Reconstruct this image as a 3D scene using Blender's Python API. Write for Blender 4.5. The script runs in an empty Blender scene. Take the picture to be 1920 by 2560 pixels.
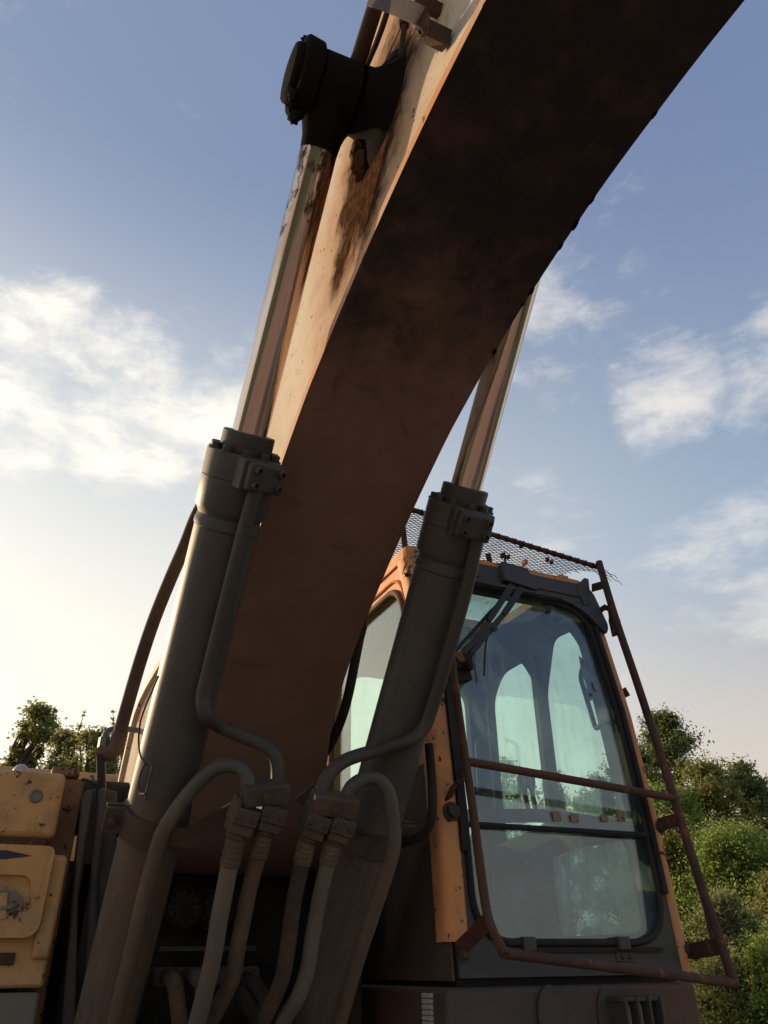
import bpy, bmesh, math, random
import numpy as np
from mathutils import Vector, Matrix, noise as mnoise
R = math.radians
random.seed(7)
scene = bpy.context.scene
COL = scene.collection

# ------------------------------------------------------------------ camera
YAW, PITCH, ROLL, FPX = R(25), R(30.5), R(-0.7), 1923.0
CAM = Vector((-0.8077, -1.8808, 1.6))
fw = Vector((math.sin(YAW)*math.cos(PITCH), math.cos(YAW)*math.cos(PITCH), math.sin(PITCH)))
rt = Vector((math.cos(YAW), -math.sin(YAW), 0)); up = rt.cross(fw)
cr, ci = math.cos(ROLL), math.sin(ROLL)
rt, up = rt*cr+up*ci, up*cr-rt*ci
cam_d = bpy.data.cameras.new('camera'); cam = bpy.data.objects.new('camera', cam_d); COL.objects.link(cam)
cam.matrix_world = Matrix((( rt.x, up.x, -fw.x, CAM.x), (rt.y, up.y, -fw.y, CAM.y), (rt.z, up.z, -fw.z, CAM.z), (0,0,0,1)))
cam_d.sensor_fit = 'HORIZONTAL'; cam_d.sensor_width = 36; cam_d.lens = 36*FPX/1920
cam_d.clip_start = 0.05; cam_d.clip_end = 3000
scene.camera = cam

# ------------------------------------------------------------------ sun and sky
SUN_AZ, SUN_EL = R(-30), R(17)          # azimuth from +Y towards +X
sun_dir = Vector((math.sin(SUN_AZ)*math.cos(SUN_EL), math.cos(SUN_AZ)*math.cos(SUN_EL), math.sin(SUN_EL)))
sd = bpy.data.lights.new('sun', 'SUN'); sd.energy = 2.8; sd.angle = R(0.6); sd.color = (1.0, 0.70, 0.42)
so = bpy.data.objects.new('sun', sd); COL.objects.link(so)
so.rotation_euler = sun_dir.to_track_quat('Z', 'Y').to_euler(); so.location = sun_dir*30
scene.view_settings.view_transform = 'Standard'; scene.view_settings.look = 'None'
scene.view_settings.gamma = 1; scene.view_settings.use_curve_mapping = False
scene.view_settings.exposure = 0.75

def ray(px, py):
    return rt*((px-960)/FPX) - up*((py-1280)/FPX) + fw
def at(px, py, ax, val):                 # the point of an axis plane seen in that direction
    d = ray(px, py); return CAM + d*((val-CAM[ax])/d[ax])
def atX(px, py, v): return at(px, py, 0, v)
def atY(px, py, v): return at(px, py, 1, v)
def atZ(px, py, v): return at(px, py, 2, v)

world = bpy.data.worlds.new('World'); scene.world = world; world.use_nodes = True
class NT:
    def __init__(s, tree): s.t = tree; s.n = tree.nodes; s.l = tree.links
    def add(s, typ, ins=None, **kw):
        n = s.n.new(typ)
        for k, v in kw.items(): setattr(n, k, v)
        for k, v in (ins or {}).items():
            if isinstance(v, bpy.types.NodeSocket): s.l.new(v, n.inputs[k])
            else: n.inputs[k].default_value = v
        return n
    def m(s, op, a, b=0.0, c=0.0, clamp=False):
        return s.add('ShaderNodeMath', {0: a, 1: b, 2: c}, operation=op, use_clamp=clamp).outputs[0]
    def mix(s, f, a, b):
        n = s.add('ShaderNodeMix', data_type='RGBA')
        for i, v in ((0, f), (6, a), (7, b)):
            if isinstance(v, bpy.types.NodeSocket): s.l.new(v, n.inputs[i])
            elif i == 0: n.inputs[0].default_value = v
            else: n.inputs[i].default_value = (*v, 1) if len(v) == 3 else v
        return n.outputs[2]
    def ramp(s, f, a, b):                # smoothstep from a to b
        return s.add('ShaderNodeMapRange', {0: f, 1: a, 2: b, 3: 0.0, 4: 1.0}, interpolation_type='SMOOTHSTEP').outputs[0]
    def noise(s, vec, scale, detail=4, rough=.55, dist=0.0):
        i = {'Scale': scale, 'Detail': detail, 'Roughness': rough, 'Distortion': dist}
        if vec is not None: i['Vector'] = vec
        return s.add('ShaderNodeTexNoise', i).outputs[0]

w = NT(world.node_tree); w.n.clear()
sky = w.add('ShaderNodeTexSky', sky_type='NISHITA', sun_disc=False, sun_elevation=SUN_EL, sun_rotation=SUN_AZ,
            air_density=1.0, dust_density=1.2, ozone_density=2.0, altitude=50)
tc = w.add('ShaderNodeTexCoord').outputs['Generated']
sx = w.add('ShaderNodeSeparateXYZ', {0: tc})
el = sx.outputs[2]
sq = w.add('ShaderNodeVectorMath', {0: tc, 1: (1.0, 1.0, 2.3)}, operation='MULTIPLY').outputs[0]
n1 = w.noise(sq, 5.5, 11, .60, .25); n2 = w.noise(sq, 2.0, 5, .5, .2); n3 = w.noise(sq, 14.0, 8, .65, .5)
def blob(px, py, c0, c1):                # a cloud bank standing in that part of the sky
    d = ray(px, py).normalized()
    dt = w.add('ShaderNodeVectorMath', {0: tc, 1: d}, operation='DOT_PRODUCT').outputs['Value']
    return w.ramp(dt, math.cos(R(c0)), math.cos(R(c1)))
bank = w.m('MAXIMUM', blob(30, 930, 9, 2), blob(330, 1010, 8.5, 2))
bank = w.m('MAXIMUM', bank, blob(570, 1020, 6.5, 1))
bank = w.m('MAXIMUM', bank, blob(-250, 880, 10, 2))
bank = w.m('MAXIMUM', bank, w.m('MULTIPLY', blob(1330, 1330, 7, 1), .5))
bank = w.m('MAXIMUM', bank, w.m('MULTIPLY', w.ramp(el, .50, .25), .42))
bank = w.m('MAXIMUM', bank, w.m('MULTIPLY', blob(1670, 970, 6.5, .5), 1.12))
bank = w.m('MAXIMUM', bank, w.m('MULTIPLY', blob(1930, 950, 8, 1), .85))
bank = w.m('MAXIMUM', bank, w.m('MULTIPLY', blob(1440, 850, 9, 1), .66))
bank = w.m('MAXIMUM', bank, w.m('MULTIPLY', blob(1850, 1430, 9, 1), .80))
cl = w.m('ADD', w.m('ADD', n1, w.m('MULTIPLY', w.m('SUBTRACT', n3, .5), .35)), w.m('MULTIPLY', bank, .33))
cl = w.m('ADD', cl, w.m('MULTIPLY', w.m('SUBTRACT', n2, .5), .35))
cl = w.ramp(cl, .63, 1.02)
toward = w.ramp(w.add('ShaderNodeVectorMath', {0: tc, 1: sun_dir}, operation='DOT_PRODUCT').outputs['Value'], .1, 1.0)
def band(lo, mid, hi, k=0.0):            # horizon, middle and upper sky
    return w.mix(w.ramp(el, .54-k, .82), w.mix(w.ramp(el, .30-k, .62-k*1.3), lo, mid), hi)
veil = w.mix(toward, band((4.6, 3.9, 3.2), (2.35, 2.95, 3.65), (1.35, 1.8, 2.95), .13), band((7.2, 6.5, 5.2), (5.0, 5.0, 4.6), (1.75, 2.1, 2.9)))
vf = w.m('ADD', w.m('MULTIPLY', w.ramp(el, .75, .08), .22), w.m('ADD', .66, w.m('MULTIPLY', w.m('SUBTRACT', n2, .5), .25)), clamp=True)
ccol = w.mix(toward, (5.4, 5.1, 4.8), (8.0, 7.4, 6.4))
skyc = w.mix(w.m('MULTIPLY', cl, .85), w.mix(vf, sky.outputs[0], veil), ccol)
bg = w.add('ShaderNodeBackground', {0: skyc, 1: 0.10})
w.add('ShaderNodeOutputWorld', {0: bg.outputs[0]})

# ------------------------------------------------------------------ materials
def mat(name):
    m = bpy.data.materials.new(name); m.use_nodes = True
    nt = NT(m.node_tree); nt.n.clear()
    return m, nt
def obj_co(nt):
    return nt.add('ShaderNodeTexCoord').outputs['Object']
def finish(nt, col, rough=.6, metal=0.0, bump=None, bstr=.3, bdist=.01, spec=.5):
    i = {'Base Color': col if isinstance(col, bpy.types.NodeSocket) else (*col, 1), 'Roughness': rough, 'Metallic': metal, 'Specular IOR Level': spec}
    if bump is not None:
        i['Normal'] = nt.add('ShaderNodeBump', {'Height': bump, 'Strength': bstr, 'Distance': bdist}).outputs[0]
    p = nt.add('ShaderNodeBsdfPrincipled', i)
    nt.add('ShaderNodeOutputMaterial', {0: p.outputs[0]})
    return p

def paint(name, c, worn, chip=(.045, .022, .012), dust=(.20, .15, .10), chipT=.68, dustA=.4, scale=1.0, rough=.55, spec=.28):
    m, t = mat(name); co = obj_co(t)
    a = t.noise(co, 2.3*scale, 5, .6); b = t.noise(co, 26*scale, 5, .65, .4); d = t.noise(co, 7*scale, 6, .65)
    e = t.noise(t.add('ShaderNodeVectorMath', {0: co, 1: (60, 60, 9)}, operation='MULTIPLY').outputs[0], 1.0, 3)
    f = t.noise(co, 120*scale, 2)
    col = t.mix(t.ramp(a, .38, .68), c, worn)
    col = t.mix(t.m('MULTIPLY', t.ramp(d, .45, .72), dustA), col, dust)
    col = t.mix(t.m('MULTIPLY', t.ramp(e, .55, .75), dustA*.5), col, dust)
    col = t.mix(t.m('MULTIPLY', f, .18), col, tuple(x*.4 for x in c))
    ch = t.ramp(t.m('ADD', b, t.m('MULTIPLY', t.m('SUBTRACT', d, .5), .5)), chipT, chipT+.035)
    col = t.mix(ch, col, chip)
    finish(t, col, t.m('ADD', rough, t.m('MULTIPLY', d, .2)), 0, t.m('SUBTRACT', t.m('MULTIPLY', d, .3), ch), .35, .002, spec)
    return m

M = {}
M['orange'] = paint('cab_orange_paint', (.68, .29, .10), (.62, .30, .13), chipT=.635, dustA=.38)
M['yellow'] = paint('tank_yellow_paint', (.54, .31, .115), (.48, .30, .14), chipT=.635, dustA=.6)
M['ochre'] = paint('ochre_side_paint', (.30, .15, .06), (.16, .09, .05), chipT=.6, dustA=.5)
M['cream'] = paint('boom_cream_paint', (.60, .50, .37), (.56, .40, .24), chip=(.10, .035, .015), dust=(.45, .24, .10), chipT=.655, dustA=.35)
M['lip'] = paint('boom_edge_orange_paint', (.55, .26, .10), (.52, .40, .29), chip=(.08, .03, .015), dust=(.50, .34, .22), chipT=.66, dustA=.5)
M['grey'] = paint('cylinder_grey_paint', (.055, .056, .052), (.068, .066, .058), chip=(.10, .09, .08), dust=(.085, .065, .045), chipT=.80, dustA=.28, rough=.42)
M['pipe'] = paint('pipe_grey_paint', (.052, .053, .050), (.062, .056, .048), chip=(.10, .06, .04), dust=(.10, .075, .05), chipT=.78, dustA=.35, rough=.42)
M['pipe_dusty'] = paint('dusty_pipe_paint', (.07, .055, .04), (.12, .085, .055), chip=(.05, .04, .03), dust=(.22, .15, .09), chipT=.70, dustA=.6, rough=.65)
M['tube_dusty'] = paint('mud_stained_tube_paint', (.065, .045, .032), (.11, .072, .045), chip=(.03, .025, .02), dust=(.20, .135, .085), chipT=.74, dustA=.65, rough=.65)
M['fascia'] = paint('cab_black_paint', (.055, .056, .057), (.075, .070, .064), chip=(.16, .09, .05), dust=(.09, .065, .045), chipT=.74, dustA=.4, rough=.5)
M['base'] = paint('cab_base_paint', (.060, .056, .052), (.12, .065, .045), chip=(.20, .13, .08), dust=(.12, .07, .04), chipT=.72, dustA=.55, rough=.55)
M['rust'] = paint('rusty_guard_steel', (.085, .040, .028), (.055, .030, .024), chip=(.17, .07, .035), dust=(.13, .075, .05), chipT=.62, dustA=.5, rough=.7)
M['clamp'] = paint('clamp_steel', (.055, .042, .034), (.085, .06, .042), chip=(.03, .02, .015), dust=(.15, .10, .065), chipT=.70, dustA=.5, rough=.65)
M['dark'] = paint('machine_black', (.018, .015, .013), (.028, .022, .017), chip=(.06, .045, .03), dust=(.06, .045, .03), chipT=.76, dustA=.5, rough=.75)
M['sheet'] = paint('dark_sheet_metal', (.055, .049, .044), (.080, .066, .054), chip=(.14, .10, .07), dust=(.12, .085, .055), chipT=.76, dustA=.5, rough=.6)
M['greystep'] = paint('step_grey_paint', (.13, .14, .12), (.15, .14, .11), chip=(.06, .05, .04), dust=(.18, .14, .1), chipT=.74, dustA=.4)
M['hose'] = paint('rubber_hose', (.045, .036, .031), (.085, .055, .042), chip=(.03, .02, .015), dust=(.14, .095, .065), chipT=.75, dustA=.5, rough=.75)
M['hose_dusty'] = paint('dusty_hose', (.105, .092, .077), (.155, .136, .115), chip=(.05, .035, .025), dust=(.16, .12, .085), chipT=.69, dustA=.5, rough=.85)
M['mud'] = paint('caked_mud', (.10, .06, .035), (.16, .10, .06), chip=(.03, .02, .015), dust=(.20, .13, .075), chipT=.6, dustA=.6, rough=.95, spec=.02)
M['hose_brown'] = paint('brown_hose', (.075, .054, .039), (.115, .082, .058), chip=(.035, .025, .018), dust=(.20, .14, .09), chipT=.69, dustA=.55, rough=.8)
M['steel'] = paint('bare_steel', (.16, .14, .12), (.22, .19, .16), chip=(.07, .04, .025), chipT=.7, dustA=.4, rough=.45)
M['bluesteel'] = paint('blue_grey_steel_tube', (.10, .12, .16), (.14, .15, .17), chip=(.05, .04, .03), chipT=.74, dustA=.3, rough=.4)
M['rubber'] = paint('black_rubber_seal', (.016, .016, .017), (.028, .027, .026), chip=(.05, .045, .04), dust=(.07, .06, .05), chipT=.78, dustA=.35, rough=.7)
M['brownseal'] = paint('brown_rubber_seal', (.12, .065, .035), (.09, .05, .03), chip=(.05, .03, .02), chipT=.75, dustA=.4, rough=.7)
M['interior'] = paint('cab_interior_trim', (.030, .031, .036), (.045, .045, .05), chip=(.08, .07, .06), dust=(.09, .08, .07), chipT=.8, dustA=.35, rough=.8)
M['wiper'] = paint('wiper_black', (.022, .024, .028), (.035, .036, .04), chip=(.07, .07, .07), dust=(.07, .06, .055), chipT=.8, dustA=.3, rough=.5)
M['beacon'] = paint('cap_pale_plastic', (.36, .33, .32), (.42, .38, .35), chipT=.8, dustA=.3, rough=.4)
M['leafdead'] = paint('dry_leaf', (.16, .08, .04), (.22, .12, .06), chip=(.05, .03, .02), chipT=.72, dustA=.3, rough=.8)
M['grease'] = paint('black_grease', (.010, .009, .009), (.014, .012, .011), chip=(.16, .09, .045), dust=(.022, .018, .015), chipT=.77, dustA=.4, rough=.8, spec=.04)
M['tan'] = paint('tan_sticker', (.26, .19, .12), (.20, .16, .12), chipT=.6, dustA=.5)
M['film'] = paint('peeled_tint_film', (.09, .11, .13), (.13, .15, .17), chipT=.8, dustA=.2, rough=.5)
M['label'] = paint('pale_label', (.45, .43, .38), (.38, .35, .30), chipT=.62, dustA=.4, rough=.6)
M['black_decal'] = paint('black_decal', (.03, .035, .05), (.05, .055, .07), chip=(.5, .28, .1), chipT=.70, dustA=.35)

m, t = mat('boom_cream_paint_oil_run'); co = obj_co(t)
a = t.noise(co, 2.6, 6, .62); b = t.noise(co, 30, 5, .66, .4); d = t.noise(co, 8, 6, .68, .3); f = t.noise(co, 150, 2)
sc = t.noise(t.add('ShaderNodeVectorMath', {0: co, 1: (10, 70, 14)}, operation='MULTIPLY').outputs[0], 1.0, 4)
col = t.mix(t.ramp(a, .36, .66), (.64, .58, .48), (.58, .46, .33))
col = t.mix(t.m('MULTIPLY', t.ramp(d, .52, .72), .45), col, (.50, .26, .11))
col = t.mix(t.m('MULTIPLY', t.ramp(sc, .60, .72), .4), col, (.40, .27, .15))
q = t.add('ShaderNodeVectorMath', {0: co, 1: (0, -.645, 3.788)}, operation='SUBTRACT').outputs[0]
al = t.add('ShaderNodeVectorMath', {0: q, 1: (0, -.55, .835)}, operation='DOT_PRODUCT').outputs['Value']
ac = t.add('ShaderNodeVectorMath', {0: q, 1: (0, .835, .55)}, operation='DOT_PRODUCT').outputs['Value']
nz = t.m('MULTIPLY', t.m('SUBTRACT', d, .5), .22)
rad = t.add('ShaderNodeVectorMath', {0: t.add('ShaderNodeCombineXYZ', {0: t.m('MULTIPLY', t.m('ADD', al, .10), .62), 1: ac}).outputs[0]}, operation='LENGTH').outputs['Value']
oil = t.ramp(t.m('ADD', rad, t.m('MULTIPLY', nz, 1.3)), .29, .15); tan = t.ramp(t.m('ADD', rad, t.m('MULTIPLY', nz, 2.0)), .50, .24)
run = t.m('MULTIPLY', t.ramp(t.m('ABSOLUTE', t.m('ADD', t.m('ADD', ac, -.055), t.m('MULTIPLY', nz, .6))), .075, .02), t.ramp(t.m('ADD', al, nz), -.60, -.50))
run = t.m('MULTIPLY', run, t.ramp(al, .1, 0))
col = t.mix(t.m('MULTIPLY', tan, .65), col, (.34, .16, .07))
col = t.mix(t.m('MULTIPLY', f, .2), col, (.25, .19, .13))
rr2 = t.m('MULTIPLY', t.m('MAXIMUM', oil, run), 1.3, clamp=True)
col = t.mix(t.m('MULTIPLY', rr2, .95), col, t.mix(t.ramp(b, .4, .65), (.022, .012, .008), (.085, .040, .020)))
ch = t.ramp(t.m('ADD', b, t.m('MULTIPLY', t.m('SUBTRACT', d, .5), .5)), .655, .69)
col = t.mix(ch, col, (.12, .045, .018))
finish(t, col, .85, 0, t.m('SUBTRACT', t.m('MULTIPLY', d, .4), ch), .3, .002, t.m('MULTIPLY', t.m('SUBTRACT', 1.0, rr2), .06))
M['cream_oil'] = m

# boom underside: brown grease-soaked plate, oil-blackened towards the tip
m, t = mat('boom_underside_oily'); co = obj_co(t)
s = t.add('ShaderNodeSeparateXYZ', {0: co})
a = t.noise(co, 2.2, 6, .62, .5); b = t.noise(co, 9, 5, .6); d = t.noise(co, 60, 3, .6)
g = t.noise(t.add('ShaderNodeVectorMath', {0: co, 1: (4, 18, 18)}, operation='MULTIPLY').outputs[0], 1.0, 4)
col = t.mix(t.ramp(b, .3, .7), (.180, .110, .084), (.205, .128, .098))
col = t.mix(t.m('MULTIPLY', t.ramp(g, .6, .75), .3), col, (.075, .052, .044))
b2 = t.noise(co, 5.5, 7, .7, .8)
oil = t.ramp(t.m('ADD', t.m('MULTIPLY', s.outputs[1], -1.1), t.m('ADD', t.m('MULTIPLY', t.m('SUBTRACT', a, .5), 1.5), t.m('MULTIPLY', t.m('SUBTRACT', b2, .5), .8))), .05, .95)
blot = t.ramp(t.m('ADD', b2, t.m('MULTIPLY', s.outputs[1], -.06)), .60, .66)
col = t.mix(t.m('MULTIPLY', blot, .35), col, (.060, .040, .033))
col = t.mix(oil, col, t.mix(t.ramp(b, .45, .7), (.026, .021, .021), (.060, .036, .029)))
scr = t.noise(t.add('ShaderNodeVectorMath', {0: co, 1: (45, 4, 4)}, operation='MULTIPLY').outputs[0], 1.0, 6, .7)
col = t.mix(t.m('MULTIPLY', t.ramp(scr, .66, .74), .4), col, (.13, .10, .08))
finish(t, col, t.m('ADD', .62, t.m('MULTIPLY', b, .2)), 0, t.m('ADD', a, t.m('MULTIPLY', d, .15)), .25, .004, .25)
M['under'] = m

# cylinder tube: grey paint, dried mud splashed over its lower third
m, t = mat('cylinder_tube_paint'); co = obj_co(t)
s = t.add('ShaderNodeSeparateXYZ', {0: co})
a = t.noise(co, 5, 7, .68, .4); b = t.noise(co, 22, 5, .6); e = t.noise(t.add('ShaderNodeVectorMath', {0: co, 1: (40, 6, 6)}, operation='MULTIPLY').outputs[0], 1.0, 4); f = t.noise(co, 140, 2)
col = t.mix(t.ramp(a, .35, .7), (.058, .059, .055), (.072, .070, .062))
col = t.mix(t.m('MULTIPLY', t.ramp(e, .5, .75), .30), col, (.11, .085, .06))
mud = t.ramp(t.m('ADD', s.outputs[2], t.m('MULTIPLY', t.m('SUBTRACT', a, .5), .55)), 2.12, 1.92)
col = t.mix(t.m('MULTIPLY', mud, t.m('ADD', .55, t.m('MULTIPLY', b, .5))), col, t.mix(t.ramp(t.m('ADD', t.m('MULTIPLY', e, .75), t.m('MULTIPLY', b, .25)), .38, .62), (.105, .074, .053), (.135, .095, .066)))
col = t.mix(t.m('MULTIPLY', t.ramp(f, .69, .73), .5), col, (.20, .17, .13))
finish(t, col, t.m('ADD', .5, t.m('MULTIPLY', mud, .25)), 0, t.m('ADD', b, t.m('MULTIPLY', mud, .4)), .12, .003, .3)
M['cyl'] = m

# chromed rod with oil smears near the eye
m, t = mat('chrome_rod'); co = obj_co(t)
st = t.noise(t.add('ShaderNodeVectorMath', {0: co, 1: (40, 2, 2)}, operation='MULTIPLY').outputs[0], 1.0, 4)
s = t.add('ShaderNodeSeparateXYZ', {0: co})
gm = t.ramp(t.m('ADD', s.outputs[2], t.m('MULTIPLY', t.m('SUBTRACT', t.noise(t.add('ShaderNodeVectorMath', {0: co, 1: (26, 8, 8)}, operation='MULTIPLY').outputs[0], 1.0, 7, .74), .5), 1.3)), 3.54, 3.66)
p = t.add('ShaderNodeBsdfPrincipled', {'Base Color': t.mix(t.ramp(st, .45, .75), (.56, .48, .44), (.42, .28, .21)), 'Metallic': 1.0, 'Roughness': t.m('ADD', .05, t.m('MULTIPLY', st, .07))})  # coppery base tint stands in for the reflected brown boom and ground
q = t.add('ShaderNodeBsdfPrincipled', {'Base Color': (.035, .018, .012, 1), 'Roughness': .6})
t.add('ShaderNodeOutputMaterial', {0: t.add('ShaderNodeMixShader', {0: gm, 1: p.outputs[0], 2: q.outputs[0]}).outputs[0]})
M['chrome'] = m

# dusty greenish safety glass
def glass(name, tint, dustA, ior=1.6, dc=(.42, .43, .40)):
    m, t = mat(name); co = obj_co(t)
    a = t.noise(co, 3.0, 6, .65, .3); b = t.noise(co, 45, 3, .7); e = t.noise(t.add('ShaderNodeVectorMath', {0: co, 1: (30, 30, 5)}, operation='MULTIPLY').outputs[0], 1.0, 4)
    ge = t.add('ShaderNodeNewGeometry')
    cs = t.m('ABSOLUTE', t.add('ShaderNodeVectorMath', {0: ge.outputs['Incoming'], 1: ge.outputs['Normal']}, operation='DOT_PRODUCT').outputs['Value'])
    f0 = ((ior-1)/(ior+1))**2
    fr = t.m('ADD', f0, t.m('MULTIPLY', 1-f0, t.m('POWER', t.m('SUBTRACT', 1.0, cs), 5.0)))
    tr = t.add('ShaderNodeBsdfTransparent', {0: (*tint, 1)}); gl = t.add('ShaderNodeBsdfGlossy', {0: (.95, .97, 1, 1), 1: .03})
    x = t.add('ShaderNodeMixShader', {0: fr, 1: tr.outputs[0], 2: gl.outputs[0]})
    du = t.add('ShaderNodeMixShader', {0: .5, 1: t.add('ShaderNodeBsdfDiffuse', {0: (*dc, 1)}).outputs[0], 2: t.add('ShaderNodeBsdfTranslucent', {0: (.60, .66, .60, 1)}).outputs[0]})
    spots = t.ramp(b, .70, .76)
    f = t.m('ADD', t.m('MULTIPLY', t.m('ADD', t.ramp(a, .3, .8), t.m('MULTIPLY', t.ramp(e, .5, .75), .6)), dustA), t.m('MULTIPLY', spots, .22), clamp=True)
    y = t.add('ShaderNodeMixShader', {0: f, 1: x.outputs[0], 2: du.outputs[0]})
    t.add('ShaderNodeOutputMaterial', {0: y.outputs[0]})
    return m
M['glass'] = glass('windscreen_glass', (.88, .97, .96), .13, 1.75, (.40, .47, .54))
M['glass_low'] = glass('lower_windscreen_glass', (.72, .88, .90), .17, 1.75, (.38, .50, .56))
M['glass_dusty'] = glass('dust_caked_glass', (.70, .84, .78), .42)
M['glass_caked'] = glass('mud_filmed_glass', (.70, .84, .78), .95)
M['glass_side'] = glass('side_window_glass', (.84, .95, .90), .05)

def leafmat(name, c1, c2):
    m, t = mat(name); co = obj_co(t)
    n = t.noise(co, 1.1, 3); k = t.add('ShaderNodeTexWhiteNoise', {0: t.add('ShaderNodeNewGeometry').outputs['Position']}, noise_dimensions='3D').outputs[0]
    k = t.noise(co, 14, 2)
    col = t.mix(t.ramp(t.m('ADD', t.m('MULTIPLY', n, .6), t.m('MULTIPLY', k, .4)), .35, .65), c1, c2)
    d = t.add('ShaderNodeBsdfDiffuse', {0: col}); tl = t.add('ShaderNodeBsdfTranslucent', {0: t.mix(.5, col, tuple(x*1.5 for x in c2))})
    t.add('ShaderNodeOutputMaterial', {0: t.add('ShaderNodeMixShader', {0: .66, 1: d.outputs[0], 2: tl.outputs[0]}).outputs[0]})
    return m
M['leaf_a'] = leafmat('leaf_olive_green', (.15, .17, .055), (.24, .245, .085))
M['leaf_b'] = leafmat('leaf_mid_green', (.14, .205, .050), (.24, .30, .080))
M['leaf_c'] = leafmat('leaf_dark_green', (.095, .125, .050), (.155, .185, .072))
M['leaf_d'] = leafmat('leaf_pale_green', (.15, .175, .075), (.22, .235, .10))
M['bark'] = paint('bark', (.07, .05, .035), (.10, .075, .055), chip=(.03, .02, .015), chipT=.6, dustA=.4, rough=.9)
m, t = mat('grassy_dirt_ground'); co = obj_co(t)
s_ = t.add('ShaderNodeVectorMath', {0: co, 1: (0, .8, 0)}, operation='DISTANCE').outputs['Value']
yard = t.ramp(t.m('ADD', s_, t.m('MULTIPLY', t.m('SUBTRACT', t.noise(co, .35, 6, .6), .5), 9.0)), 11.0, 7.0)
col = t.mix(t.noise(co, 3, 6, .6), (.32, .225, .16), (.40, .295, .22))
col = t.mix(yard, t.mix(t.noise(co, 2, 5), (.05, .075, .022), (.10, .11, .045)), col)
finish(t, col, .95, 0, t.noise(co, 9, 6), .6, .03); M['ground'] = m

# ------------------------------------------------------------------ mesh helpers
def link(me, name, material, parent=None, smooth=30, bevel=0.0, bseg=2):
    if smooth:
        me.polygons.foreach_set('use_smooth', [True]*len(me.polygons)); me.set_sharp_from_angle(angle=R(smooth))
    o = bpy.data.objects.new(name, me); COL.objects.link(o)
    if material is not None and not me.materials: me.materials.append(M[material] if isinstance(material, str) else material)
    if parent is not None: o.parent = parent
    if bevel:
        b = o.modifiers.new('bevel', 'BEVEL'); b.width = bevel; b.segments = bseg; b.limit_method = 'ANGLE'; b.angle_limit = R(40)
    return o
def obj(name, vs, fs, material, parent=None, **kw):
    me = bpy.data.meshes.new(name); me.from_pydata([tuple(v) for v in vs], [], fs); me.update()
    bm = bmesh.new(); bm.from_mesh(me); bmesh.ops.recalc_face_normals(bm, faces=bm.faces); bm.to_mesh(me); bm.free()
    return link(me, name, material, parent, **kw)
class MB:
    def __init__(s): s.v = []; s.f = []
    def add(s, vs, fs):
        n = len(s.v); s.v += [Vector(v) for v in vs]; s.f += [tuple(i+n for i in f) for f in fs]; return s
    def box(s, c, ax, h):                # centre, three axes, half sizes
        c = Vector(c); a = [Vector(x).normalized()*k for x, k in zip(ax, h)]
        vs = [c+a[0]*i+a[1]*j+a[2]*k for i in (-1, 1) for j in (-1, 1) for k in (-1, 1)]
        return s.add(vs, [(0,1,3,2),(4,6,7,5),(0,4,5,1),(2,3,7,6),(0,2,6,4),(1,5,7,3)])
    def bbox(s, a, b):
        a, b = Vector(a), Vector(b)
        return s.box((a+b)/2, ((1,0,0),(0,1,0),(0,0,1)), [abs(x)/2 for x in (b-a)])
    def tube(s, pts, r, seg=12, cap=True, up0=None):
        pts = [Vector(p) for p in pts]; n = len(pts); rr = r if isinstance(r, (list, tuple)) else [r]*n
        tg = [(pts[min(i+1, n-1)]-pts[max(i-1, 0)]).normalized() for i in range(n)]
        u = Vector(up0) if up0 else (Vector((0,0,1)) if abs(tg[0].z) < .9 else Vector((1,0,0)))
        u = (u-tg[0]*u.dot(tg[0])).normalized(); vs = []
        for i in range(n):
            u = (u-tg[i]*u.dot(tg[i])).normalized(); v = tg[i].cross(u)
            for k in range(seg):
                a = 2*math.pi*k/seg; vs.append(pts[i]+(u*math.cos(a)+v*math.sin(a))*rr[i])
        fs = [(i*seg+k, i*seg+(k+1)%seg, (i+1)*seg+(k+1)%seg, (i+1)*seg+k) for i in range(n-1) for k in range(seg)]
        if cap: fs += [tuple(range(seg))[::-1], tuple(range((n-1)*seg, n*seg))]
        return s.add(vs, fs)
    def strip(s, pts, wdir, wd, th):     # a flat bar bent along a path
        pts = [Vector(p) for p in pts]; n = len(pts); W = Vector(wdir).normalized(); vs = []
        for i in range(n):
            tg = (pts[min(i+1, n-1)]-pts[max(i-1, 0)]).normalized(); ww = (W-tg*W.dot(tg)).normalized(); nn = tg.cross(ww)
            vs += [pts[i]+ww*wd/2+nn*th/2, pts[i]-ww*wd/2+nn*th/2, pts[i]-ww*wd/2-nn*th/2, pts[i]+ww*wd/2-nn*th/2]
        fs = [(i*4+k, i*4+(k+1)%4, i*4+4+(k+1)%4, i*4+4+k) for i in range(n-1) for k in range(4)]
        return s.add(vs, fs+[(3,2,1,0), tuple(range(4*n-4, 4*n))])
    def lathe(s, o, d, prof, seg=32, cap=True):   # (t, r) pairs along an axis
        return s.tube([Vector(o)+Vector(d).normalized()*t for t, r in prof], [r for t, r in prof], seg, cap) if False else s._lathe(o, d, prof, seg, cap)
    def _lathe(s, o, d, prof, seg, cap):
        d = Vector(d).normalized(); o = Vector(o); u = d.orthogonal().normalized(); v = d.cross(u); vs = []
        for tt, r in prof:
            for k in range(seg):
                a = 2*math.pi*k/seg; vs.append(o+d*tt+(u*math.cos(a)+v*math.sin(a))*r)
        n = len(prof); fs = [(i*seg+k, i*seg+(k+1)%seg, (i+1)*seg+(k+1)%seg, (i+1)*seg+k) for i in range(n-1) for k in range(seg)]
        if cap: fs += [tuple(range(seg))[::-1], tuple(range((n-1)*seg, n*seg))]
        return s.add(vs, fs)
    def done(s, name, material, parent=None, **kw): return obj(name, s.v, s.f, material, parent, **kw)
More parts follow.
